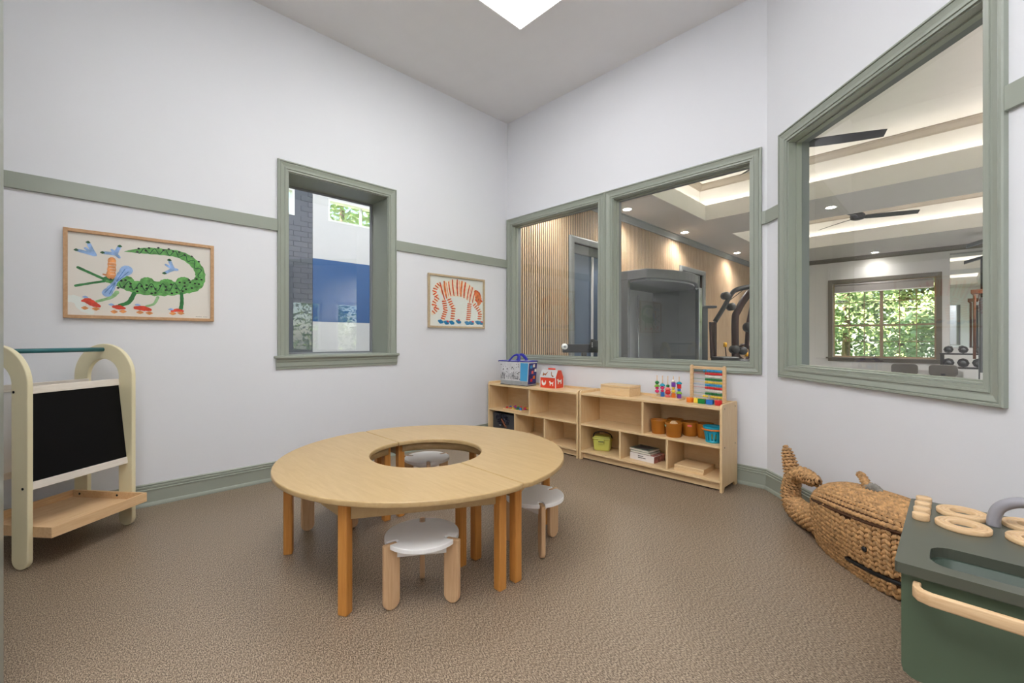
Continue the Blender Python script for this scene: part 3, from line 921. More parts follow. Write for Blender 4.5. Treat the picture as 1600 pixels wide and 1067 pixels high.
# ------------------------------------------------------------------ the two half-ring tables
TCX, TCY, TR, TI, TZ = 1.690, -2.245, .762, .305, .480
def half_table(rz, dy, label):
    t = thing('half_round_table', label, 'table', (TCX, TCY + dy, 0), rz, group='half ring tables pushed together')
    # local: the straight edge lies along y=0.003, the arc bulges to -y
    g = .0025
    N = 48
    rc = .018
    out = [(-TR + rc, -g)] + arc(0, 0, TR, PI + .022, 2 * PI - .022, N) + [(TR - rc, -g)]
    inn = arc(0, 0, TI, 2 * PI - .01, PI + .01, 36)
    inn = [(x, min(y, -g)) for x, y in inn]
    top = MB()
    # build as a band between equal-length outlines
    nn = 60
    def resample(p, n):
        L = [0]
        for a, b in zip(p, p[1:]):
            L.append(L[-1] + math.hypot(b[0] - a[0], b[1] - a[1]))
        r = []
        j = 0
        for k in range(n + 1):
            s = L[-1] * k / n
            while j < len(L) - 2 and L[j + 1] < s:
                j += 1
            f = (s - L[j]) / max(1e-9, L[j + 1] - L[j])
            r.append((p[j][0] + (p[j + 1][0] - p[j][0]) * f, p[j][1] + (p[j + 1][1] - p[j][1]) * f))
        return r
    ang = [PI + PI * k / nn for k in range(nn + 1)]
    O, I = [], []
    for a in ang:
        x, y = TR * math.cos(a), TR * math.sin(a)
        O.append((x, min(y, -g)))
        I.append((TI * math.cos(a), min(TI * math.sin(a), -g)))
    O[0] = (-TR + rc * .5, -g)
    O[-1] = (TR - rc * .5, -g)
    top.ring(O, I, TZ - .024, TZ, closed=False)
    top.build('tabletop', 'maple', t, .005, 3)
    LEG = [(.655, -.048), (.372, -.048), (-.372, -.048), (-.655, -.048), (.345, -.612), (-.345, -.612)]
    for k, (x, y) in enumerate(LEG):
        a = 0.0 if k < 4 else math.atan2(y, x)
        h = .021
        m = MB().box(-h, h, -h, h, 0, TZ - .024)
        c, s = math.cos(a), math.sin(a)
        m.xf(lambda px, py, pz: (x + c * px - s * py, y + s * px + c * py, pz))
        m.build('leg', 'leg', t, .005, 2)
    # straight apron boards between the legs
    def board(p, q, th=.018, z0=TZ - .100, inset=.022):
        d = Vector((q[0] - p[0], q[1] - p[1], 0))
        L = d.length
        d.normalize()
        n = Vector((-d.y, d.x, 0))
        P0 = Vector((p[0], p[1], 0)) + d * inset
        P1 = Vector((q[0], q[1], 0)) - d * inset
        v = []
        for z in (z0, TZ - .0245):
            for pp, sg in ((P0, -1), (P1, -1), (P1, 1), (P0, 1)):
                w = pp + n * sg * th / 2
                v.append((w.x, w.y, z))
        MB().add(v, [(3, 2, 1, 0), (4, 5, 6, 7), (0, 1, 5, 4), (1, 2, 6, 5), (2, 3, 7, 6), (3, 0, 4, 7)]).build('apron', 'maple_e', t, .002, 1)
    board(LEG[0], LEG[4])
    board(LEG[4], LEG[5])
    board(LEG[5], LEG[3])
    board(LEG[0], LEG[1])
    board(LEG[2], LEG[3])
    prev = None
    # curved inner apron
    a0, a1 = PI + .14, 2 * PI - .14
    MB().ring(arc(0, 0, TI + .055, a0, a1, 24), arc(0, 0, TI + .040, a0, a1, 24), TZ - .074, TZ - .0245, closed=False).build('inner_apron', 'maple_e', t)
half_table(0, 0, 'near half of the round maple play table, six honey legs')
half_table(PI, 0, 'far half of the round maple play table, next to the shelves')

# ------------------------------------------------------------------ stools
def stool(loc, rz, label):
    t = thing('kids_stool', label, 'stool', loc, rz, group='white three-legged stools')
    RS, ZT = .157, .272
    # seat outline with three rounded notches where the legs pass
    pts = []
    hw = .0135
    for k in range(3):
        a = k * 2 * PI / 3
        da = math.asin(hw / RS)
        n0 = [(RS * math.cos(a - da), RS * math.sin(a - da))]
        c, s = math.cos(a), math.sin(a)
        nd = .122
        for j in range(7):
            b = -PI / 2 - PI * j / 6
            lx, ly = nd + hw * math.cos(b), hw * math.sin(b)
            n0.append((c * lx - s * ly, s * lx + c * ly))
        n0.append((RS * math.cos(a + da), RS * math.sin(a + da)))
        pts += n0
        pts += arc(0, 0, RS, a + da + .04, a + 2 * PI / 3 - da - .04, 22)
    MB().prism(pts, ZT - .020, ZT).build('seat', 'white', t, .003, 2)
    for k in range(3):
        a = k * 2 * PI / 3
        c, s = math.cos(a), math.sin(a)
        r0, r1 = .108, .178
        rr = (r1 - r0) / 2
        out = [(r1, ZT - .004), (r0, ZT - .004)]
        out = [(r1 - .004, ZT - .003), (r0 + .012, ZT - .003), (r0, ZT - .02)] + [(r0 + rr + rr * math.cos(PI + PI * j / 10), rr + rr * math.sin(PI + PI * j / 10)) for j in range(11)] + [(r1, ZT - .008)]
        th = .0115
        MB().prism(out, -th, th, lambda p, z, h: (c * p - s * h, s * p + c * h, z)).build('leg', 'stoolleg', t, .005, 2)
    for k in range(3):
        a0, a1 = k * 2 * PI / 3, (k + 1) * 2 * PI / 3
        p = Vector((.142 * math.cos(a0), .142 * math.sin(a0), 0))
        q = Vector((.142 * math.cos(a1), .142 * math.sin(a1), 0))
        d = (q - p).normalized()
        n = Vector((d.y, -d.x, 0))
        v = []
        for z in (ZT - .064, ZT - .0205):
            for pp, sg in ((p + d * .013, 0), (q - d * .013, 0), (q - d * .013, 1), (p + d * .013, 1)):
                w = pp + n * -.012 * sg
                v.append((w.x, w.y, z))
        MB().add(v, [(3, 2, 1, 0), (4, 5, 6, 7), (0, 1, 5, 4), (1, 2, 6, 5), (2, 3, 7, 6), (3, 0, 4, 7)]).build('apron', 'white', t, .002, 1)
    return t
def ang(cx, cy, px, py):
    return math.atan2(py - cy, px - cx)
s1 = stool((2.146, -2.567, 0), ang(2.146, -2.567, 2.029, -2.491), 'white stool at the near side of the table, farthest from the walls')
dup(s1, (2.169, -1.876, 0), ang(2.169, -1.876, 2.285, -1.951), 'white stool at the right of the table, facing the shelves')
dup(s1, (1.145, -2.546, 0), ang(1.145, -2.546, 1.132, -2.694), 'white stool under the left of the table, only its legs showing')
dup(s1, (1.125, -1.872, 0), ang(1.125, -1.872, 1.229, -1.931), 'white stool seen through the hole of the table')

# ------------------------------------------------------------------ shelf units
def shelf_unit(x0, label, rc=True):
    t = thing('shelf_unit', label, 'shelf unit', (x0, -.030, 0), 0, group='low birch shelf units')
    W, D, H = 1.266, .315, .612
    th = .018
    # side panels with rounded top corners and a cut-out foot (profile in y,z)
    prof = [(-D, 0), (-D + .035, 0), (-D + .06, .035), (-.075, .035), (-.05, 0), (0, 0), (0, H + .018)]
    prof = [(0, 0)] + [(0, H + .012)] + [(-.012, H + .024)] + [(-D + .030 - .030 * math.sin(PI / 2 * j / 5) , H + .024 - .030 + .030 * math.cos(PI / 2 * j / 5)) for j in range(6)] + [(-D, 0), (-D + .035, 0), (-D + .055, .032), (-.070, .032), (-.05, 0)]
    for xx in (0, W - th):
        MB().prism(prof, xx, xx + th, lambda a, b, c: (c, a, b)).build('side_panel', 'plyv', t, .003, 2)
    MB().box(th, W - th, -D + .003, -.010, H - .018, H).build('top', 'ply', t, .002)
    MB().box(th, W - th, -D + .003, -.010, .317, .335).build('middle_shelf', 'ply', t, .002)
    MB().box(th, W - th, -D + .003, -.010, .068, .086).build('bottom_shelf', 'ply', t, .002)
    MB().box(th, W - th, -D + .040, -D + .056, .010, .068).build('toe_kick', 'ply', t, .002)
    MB().box(th, W - th, -.012, -.004, .050, H + .02).build('back_panel', 'ply', t)
    for xd in (.637,):
        MB().box(xd - th / 2, xd + th / 2, -D + .006, -.012, .335, H - .018).build('divider', 'plyv', t, .002)
    for xd in (.425, .846):
        MB().box(xd - th / 2, xd + th / 2, -D + .006, -.012, .086, .317).build('divider', 'plyv', t, .002)
    for zz in (H - .01, .32):
        for yy in (-D + .05, -.05):
            MB().lathe([(0, -.002), (.005, -.002), (.005, .0012), (0, .0012)], 8, (W, yy, zz), 'x').build('screw', 'dark', t)
    return t
shelf_unit(.040, 'left birch shelf unit in the corner, carrying the bag and the red barn')
shelf_unit(1.322, 'right birch shelf unit carrying the abacus and wooden box')
SZ = .612      # top surface
MZ = .335      # middle shelf
BZ = .086      # bottom shelf

# ------------------------------------------------------------------ art easel at the left
EN, EF = Vector((.632, -3.811, 0)), Vector((.310, -3.418, 0))
ea = (EF - EN).normalized()
ez = math.atan2(ea.y, ea.x)
t = thing('art_easel', 'cream arched art easel with chalkboard, paper roll bar and tray', 'easel', (EN.x, EN.y, 0), ez)
# local x runs from the near frame to the far frame, local y to the back (b = -left normal)
# rotate so that +y local = left normal of ea; the back is on the left when looking along ea? keep sign by test
lb = Vector((-ea.y, ea.x, 0))
SB = 1.0 if lb.x < 0 else -1.0
LEN = .508
def arch_frame(x):
    y0, y1, H, w = -.026, .364, 1.080, .090
    cy, ro = (y0 + y1) / 2, (y1 - y0) / 2
    ri = ro - w
    out = []
    # outer boundary from front leg bottom, over the arch, to back leg bottom, then inner back
    rl = w / 2
    out += [(y0 + rl + rl * math.cos(PI + PI * j / 10), rl + rl * math.sin(PI + PI * j / 10)) for j in range(11)][::-1]
    front_bottom = out
    O = arc(cy, H - ro, ro, PI, 0, 28)
    I = arc(cy, H - ro, ri, 0, PI, 28)
    back_bottom = [(y1 - rl + rl * math.cos(-PI * j / 10), rl + rl * math.sin(-PI * j / 10)) for j in range(11)]
    poly = front_bottom[::-1][::-1]
    poly = [p for p in front_bottom]          # from front inner bottom (right) to front outer (left)
    poly = poly + O + back_bottom + I
    MB().prism(poly, x, x + .024, lambda a, b, c: (c, SB * a, b)).build('side_frame', 'cream', t, .004, 2)
arch_frame(-.012)
arch_frame(LEN - .012)
X0, X1 = .0125, LEN - .0125
MB().tube([(0.0, SB * .169, 1.046), (LEN, SB * .169, 1.046)], .0125, 14).build('paper_roll_bar', 'teal', t)
def board(yt, yb, mat, nm):
    """a leaning board: top edge at (yt, .87), bottom edge at (yb, .37)"""
    zt, zb = .872, .372
    def pt(f, off):
        dy, dz = yb - yt, zb - zt
        L = math.hypot(dy, dz)
        s = 1 if yb < yt else -1
        ny, nz = -s * abs(dz) / L, s * dy / L * (1 if s < 0 else 1)
        return (yt + dy * f + ny * off, zt + dz * f)
    def slab(f0, f1, o0, o1, mat, name, bev=0.002):
        a, b = pt(f0, o0), pt(f1, o0)
        c, d = pt(f1, o1), pt(f0, o1)
        MB().prism([a, b, c, d], X0, X1, lambda y, z, x: (x, SB * y, z)).build(name, mat, t, bev)
    slab(.0, .075, -.009, .009, 'whitewash', 'rail')
    slab(.925, 1.0, -.009, .009, 'whitewash', 'rail')
    slab(.0751, .9249, -.004, .003, mat, nm, 0)
board(.070, .008, 'chalk', 'chalkboard')
board(.268, .330, 'white', 'whiteboard')
# tray
y0, y1 = -.125, .368
z0, z1 = .150, .202
tr = MB().box(X0 + .012, X1 - .012, SB * (y0 + .012), SB * (y1 - .012), z0 + .004, z0 + .012).build('tray_bottom', 'pine', t)
MB().box(X0, X1, SB * y0, SB * (y0 + .012), z0, z1).build('tray_side', 'pine', t, .001)
MB().box(X0, X1, SB * (y1 - .012), SB * y1, z0, z1).build('tray_side', 'pine', t, .001)
MB().box(X0, X0 + .012, SB * (y0 + .0121), SB * (y1 - .0121), z0, z1).build('tray_end', 'pine', t, .001)
MB().box(X1 - .012, X1, SB * (y0 + .0121), SB * (y1 - .0121), z0, z1).build('tray_end', 'pine', t, .001)
for x, y, z in ((-.0125, .050, .852), (-.0125, .0, .390), (X1 - .0125, .06, .182), (X1 - .0125, .31, .182)):
    MB().lathe([(0, -.001), (.0065, -.001), (.0065, .0005), (0, .0005)], 10, (x, SB * y, z), 'x').build('bolt', 'bolt', t)

# ------------------------------------------------------------------ pictures
CROC={'g2':[[(0.250,0.406,0.0026),(0.292,0.415,0.0198),(0.361,0.426,0.0409),(0.445,0.430,0.0436),(0.520,0.426,0.0488),(0.585,0.396,0.0554),(0.632,0.341,0.0581),(0.642,0.278,0.0594),(0.615,0.229,0.0792),(0.558,0.207,0.0858),(0.477,0.193,0.0957),(0.393,0.186,0.0957),(0.311,0.186,0.0825),(0.248,0.203,0.0660),(0.202,0.217,0.0462),(0.162,0.220,0.0290)],[(0.226,0.201,0.0132),(0.239,0.223,0.0396),(0.258,0.230,0.0488),(0.277,0.227,0.0396),(0.291,0.207,0.0132)],[(0.328,0.202,0.0132),(0.340,0.224,0.0396),(0.359,0.232,0.0488),(0.378,0.228,0.0396),(0.391,0.208,0.0132)],[(0.422,0.200,0.0132),(0.437,0.223,0.0396),(0.459,0.231,0.0488),(0.482,0.227,0.0396),(0.497,0.207,0.0132)],[(0.513,0.222,0.0132),(0.527,0.245,0.0396),(0.549,0.253,0.0488),(0.571,0.249,0.0396),(0.586,0.228,0.0132)]],
'g1':[[(0.159,0.222,0.0158),(0.103,0.251,0.0145),(0.043,0.282,0.0158)],[(0.157,0.211,0.0145),(0.099,0.194,0.0132),(0.033,0.173,0.0145)],[(0.157,0.230,0.0132),(0.179,0.232,0.0304),(0.207,0.225,0.0330)],[(0.296,0.146,0.0224),(0.270,0.089,0.0238),(0.227,0.068,0.0185)],[(0.538,0.165,0.0185),(0.540,0.106,0.0211),(0.534,0.058,0.0224)]],
'g3':[[(0.215,0.147,0.0224),(0.188,0.114,0.0185),(0.124,0.085,0.0145)],[(0.413,0.130,0.0172),(0.394,0.086,0.0145),(0.356,0.069,0.0132)]],
'g0':[[(0.308,0.417,0.0046),(0.312,0.410,0.0046),(0.317,0.405,0.0046),(0.321,0.404,0.0046),(0.325,0.406,0.0046),(0.329,0.413,0.0046),(0.333,0.421,0.0046),(0.337,0.429,0.0046),(0.341,0.436,0.0046),(0.345,0.439,0.0046),(0.349,0.437,0.0046),(0.353,0.432,0.0046),(0.358,0.425,0.0046),(0.362,0.418,0.0046),(0.366,0.413,0.0046),(0.370,0.411,0.0046),(0.374,0.413,0.0046),(0.379,0.419,0.0046),(0.383,0.427,0.0046),(0.388,0.435,0.0046),(0.393,0.441,0.0046),(0.397,0.444,0.0046),(0.401,0.442,0.0046),(0.405,0.436,0.0046),(0.409,0.428,0.0046),(0.413,0.421,0.0046),(0.417,0.415,0.0046),(0.422,0.413,0.0046),(0.426,0.416,0.0046),(0.431,0.422,0.0046),(0.435,0.430,0.0046),(0.440,0.438,0.0046),(0.445,0.444,0.0046),(0.450,0.446,0.0046),(0.454,0.444,0.0046),(0.458,0.438,0.0046),(0.462,0.429,0.0046),(0.465,0.421,0.0046),(0.469,0.415,0.0046),(0.473,0.413,0.0046),(0.478,0.414,0.0046),(0.483,0.420,0.0046),(0.488,0.428,0.0046),(0.493,0.436,0.0046),(0.498,0.441,0.0046),(0.503,0.443,0.0046),(0.507,0.441,0.0046),(0.511,0.435,0.0046),(0.515,0.426,0.0046),(0.517,0.418,0.0046),(0.519,0.411,0.0046),(0.522,0.407,0.0046),(0.527,0.407,0.0046),(0.533,0.411,0.0046),(0.540,0.416,0.0046),(0.547,0.422,0.0046),(0.553,0.426,0.0046),(0.558,0.426,0.0046),(0.562,0.422,0.0046),(0.564,0.414,0.0046),(0.566,0.405,0.0046),(0.567,0.395,0.0046),(0.569,0.388,0.0046),(0.573,0.383,0.0046),(0.578,0.384,0.0046),(0.582,0.388,0.0046),(0.590,0.391,0.0046),(0.598,0.393,0.0046),(0.605,0.394,0.0046),(0.609,0.392,0.0046),(0.611,0.386,0.0046),(0.611,0.378,0.0046),(0.609,0.367,0.0046),(0.608,0.357,0.0046),(0.608,0.349,0.0046),(0.610,0.344,0.0046),(0.614,0.341,0.0046),(0.621,0.342,0.0046),(0.629,0.344,0.0046),(0.639,0.343,0.0046),(0.645,0.339,0.0046),(0.648,0.334,0.0046),(0.647,0.328,0.0046),(0.643,0.320,0.0046),(0.638,0.312,0.0046),(0.633,0.304,0.0046),(0.629,0.297,0.0046),(0.629,0.290,0.0046),(0.632,0.285,0.0046),(0.638,0.282,0.0046),(0.645,0.279,0.0046)],[(0.227,0.203,0.0046),(0.230,0.190,0.0046),(0.234,0.181,0.0046),(0.238,0.177,0.0046),(0.243,0.180,0.0046),(0.248,0.188,0.0046),(0.254,0.198,0.0046),(0.260,0.209,0.0046),(0.266,0.217,0.0046),(0.271,0.220,0.0046),(0.275,0.216,0.0046),(0.278,0.207,0.0046),(0.281,0.194,0.0046),(0.285,0.182,0.0046),(0.288,0.172,0.0046),(0.292,0.168,0.0046),(0.297,0.171,0.0046),(0.303,0.179,0.0046),(0.309,0.190,0.0046),(0.314,0.201,0.0046),(0.319,0.210,0.0046),(0.323,0.214,0.0046),(0.328,0.211,0.0046),(0.333,0.202,0.0046),(0.337,0.191,0.0046),(0.342,0.179,0.0046),(0.347,0.170,0.0046),(0.351,0.167,0.0046),(0.356,0.171,0.0046),(0.361,0.179,0.0046),(0.366,0.192,0.0046),(0.371,0.204,0.0046),(0.376,0.213,0.0046),(0.381,0.216,0.0046),(0.386,0.213,0.0046),(0.390,0.205,0.0046),(0.395,0.193,0.0046),(0.400,0.181,0.0046),(0.405,0.173,0.0046),(0.410,0.170,0.0046),(0.415,0.174,0.0046),(0.420,0.183,0.0046),(0.425,0.196,0.0046),(0.429,0.208,0.0046),(0.434,0.218,0.0046),(0.439,0.221,0.0046),(0.444,0.218,0.0046),(0.449,0.210,0.0046),(0.455,0.198,0.0046),(0.460,0.186,0.0046),(0.465,0.178,0.0046),(0.470,0.175,0.0046),(0.475,0.178,0.0046),(0.480,0.188,0.0046),(0.485,0.201,0.0046),(0.489,0.214,0.0046),(0.494,0.224,0.0046),(0.499,0.228,0.0046),(0.504,0.226,0.0046),(0.510,0.217,0.0046),(0.515,0.205,0.0046),(0.521,0.194,0.0046),(0.527,0.185,0.0046),(0.532,0.183,0.0046),(0.537,0.187,0.0046),(0.542,0.197,0.0046),(0.547,0.210,0.0046)],[(0.078,0.437,0.0066),(0.086,0.438,0.0172),(0.093,0.437,0.0066)],[(0.027,0.384,0.0066),(0.035,0.385,0.0172),(0.042,0.383,0.0066)],[(0.220,0.435,0.0066),(0.228,0.436,0.0172),(0.236,0.434,0.0066)],[(0.141,0.384,0.0066),(0.149,0.385,0.0172),(0.157,0.384,0.0066)],[(0.464,0.380,0.0066),(0.473,0.381,0.0172),(0.482,0.380,0.0066)],[(0.438,0.290,0.0066),(0.447,0.291,0.0172),(0.456,0.289,0.0066)]],
'r':[[(0.062,0.085,0.0132),(0.083,0.087,0.0343),(0.110,0.069,0.0330),(0.134,0.057,0.0172)],[(0.199,0.057,0.0158),(0.224,0.055,0.0290),(0.250,0.050,0.0132)],[(0.302,0.056,0.0198),(0.340,0.054,0.0317),(0.375,0.047,0.0172)],[(0.485,0.043,0.0119),(0.514,0.051,0.0224),(0.544,0.046,0.0145)]],
'o':[[(0.059,0.044,0.0066),(0.072,0.043,0.0224),(0.085,0.042,0.0066)],[(0.106,0.041,0.0066),(0.120,0.040,0.0224),(0.134,0.040,0.0066)],[(0.188,0.027,0.0066),(0.202,0.026,0.0224),(0.216,0.026,0.0066)],[(0.228,0.031,0.0066),(0.243,0.030,0.0224),(0.257,0.030,0.0066)],[(0.309,0.028,0.0066),(0.324,0.028,0.0224),(0.339,0.027,0.0066)],[(0.355,0.026,0.0066),(0.370,0.025,0.0224),(0.386,0.025,0.0066)],[(0.475,0.029,0.0066),(0.491,0.028,0.0224),(0.507,0.028,0.0066)],[(0.518,0.033,0.0066),(0.535,0.032,0.0224),(0.551,0.031,0.0066)],[(0.192,0.344,0.0383),(0.191,0.295,0.0396),(0.187,0.247,0.0436)],[(0.152,0.253,0.0079),(0.181,0.246,0.0172),(0.210,0.251,0.0079)]],
'b':[[(0.063,0.108,0.0053),(0.073,0.109,0.0145),(0.084,0.107,0.0053)],[(0.178,0.069,0.0053),(0.189,0.070,0.0145),(0.200,0.068,0.0053)],[(0.301,0.075,0.0053),(0.313,0.075,0.0145),(0.325,0.073,0.0053)],[(0.469,0.054,0.0053),(0.482,0.055,0.0145),(0.495,0.053,0.0053)],[(0.207,0.211,0.0198),(0.227,0.247,0.0363),(0.260,0.289,0.0627)],[(0.209,0.215,0.0198),(0.192,0.179,0.0330),(0.170,0.140,0.0495)],[(0.111,0.369,0.0238),(0.086,0.438,0.0158)],[(0.111,0.369,0.0224),(0.035,0.385,0.0158)],[(0.111,0.369,0.0198),(0.118,0.366,0.0145)],[(0.111,0.369,0.0158),(0.074,0.400,0.0132)],[(0.207,0.385,0.0238),(0.228,0.436,0.0158)],[(0.207,0.385,0.0224),(0.149,0.385,0.0158)],[(0.207,0.385,0.0198),(0.225,0.366,0.0145)],[(0.207,0.385,0.0158),(0.192,0.407,0.0132)],[(0.492,0.322,0.0238),(0.473,0.381,0.0158)],[(0.492,0.322,0.0224),(0.447,0.291,0.0158)],[(0.492,0.322,0.0198),(0.515,0.321,0.0145)],[(0.492,0.322,0.0158),(0.454,0.348,0.0132)]],
'b1':[[(0.212,0.215,0.0040),(0.252,0.295,0.0040)],[(0.214,0.215,0.0040),(0.268,0.279,0.0040)],[(0.207,0.208,0.0040),(0.160,0.142,0.0040)],[(0.207,0.204,0.0040),(0.180,0.134,0.0040)]],
'w':[[(0.178,0.327,0.0020),(0.208,0.328,0.0020)],[(0.179,0.310,0.0020),(0.207,0.310,0.0020)],[(0.181,0.292,0.0020),(0.206,0.292,0.0020)],[(0.183,0.275,0.0020),(0.205,0.274,0.0020)],[(0.185,0.257,0.0020),(0.205,0.257,0.0020)]],
'wt':[[(0.001,0.094,0.0396),(0.038,0.090,0.0462),(0.062,0.043,0.0396),(0.101,0.018,0.0264)]]}
CROC_DOTS=[(0.186,0.225),(0.235,0.221),(0.255,0.227),(0.279,0.207),(0.248,0.183),(0.277,0.186),(0.308,0.182),(0.311,0.161),(0.332,0.195),(0.357,0.204),(0.357,0.183),(0.381,0.196),(0.382,0.153),(0.401,0.183),(0.426,0.206),(0.454,0.202),(0.454,0.180),(0.482,0.220),(0.509,0.196),(0.486,0.161),(0.528,0.238),(0.555,0.236),(0.555,0.214),(0.579,0.259),(0.585,0.243),(0.612,0.238),(0.621,0.269),(0.634,0.236),(0.562,0.195),(0.595,0.205),(0.318,0.434),(0.369,0.445),(0.311,0.412),(0.353,0.426),(0.442,0.442),(0.416,0.453),(0.470,0.453),(0.493,0.442),(0.525,0.441),(0.555,0.425),(0.594,0.421),(0.634,0.390),(0.649,0.268),(0.401,0.158),(0.544,0.181),(0.512,0.170),(0.220,0.175)]
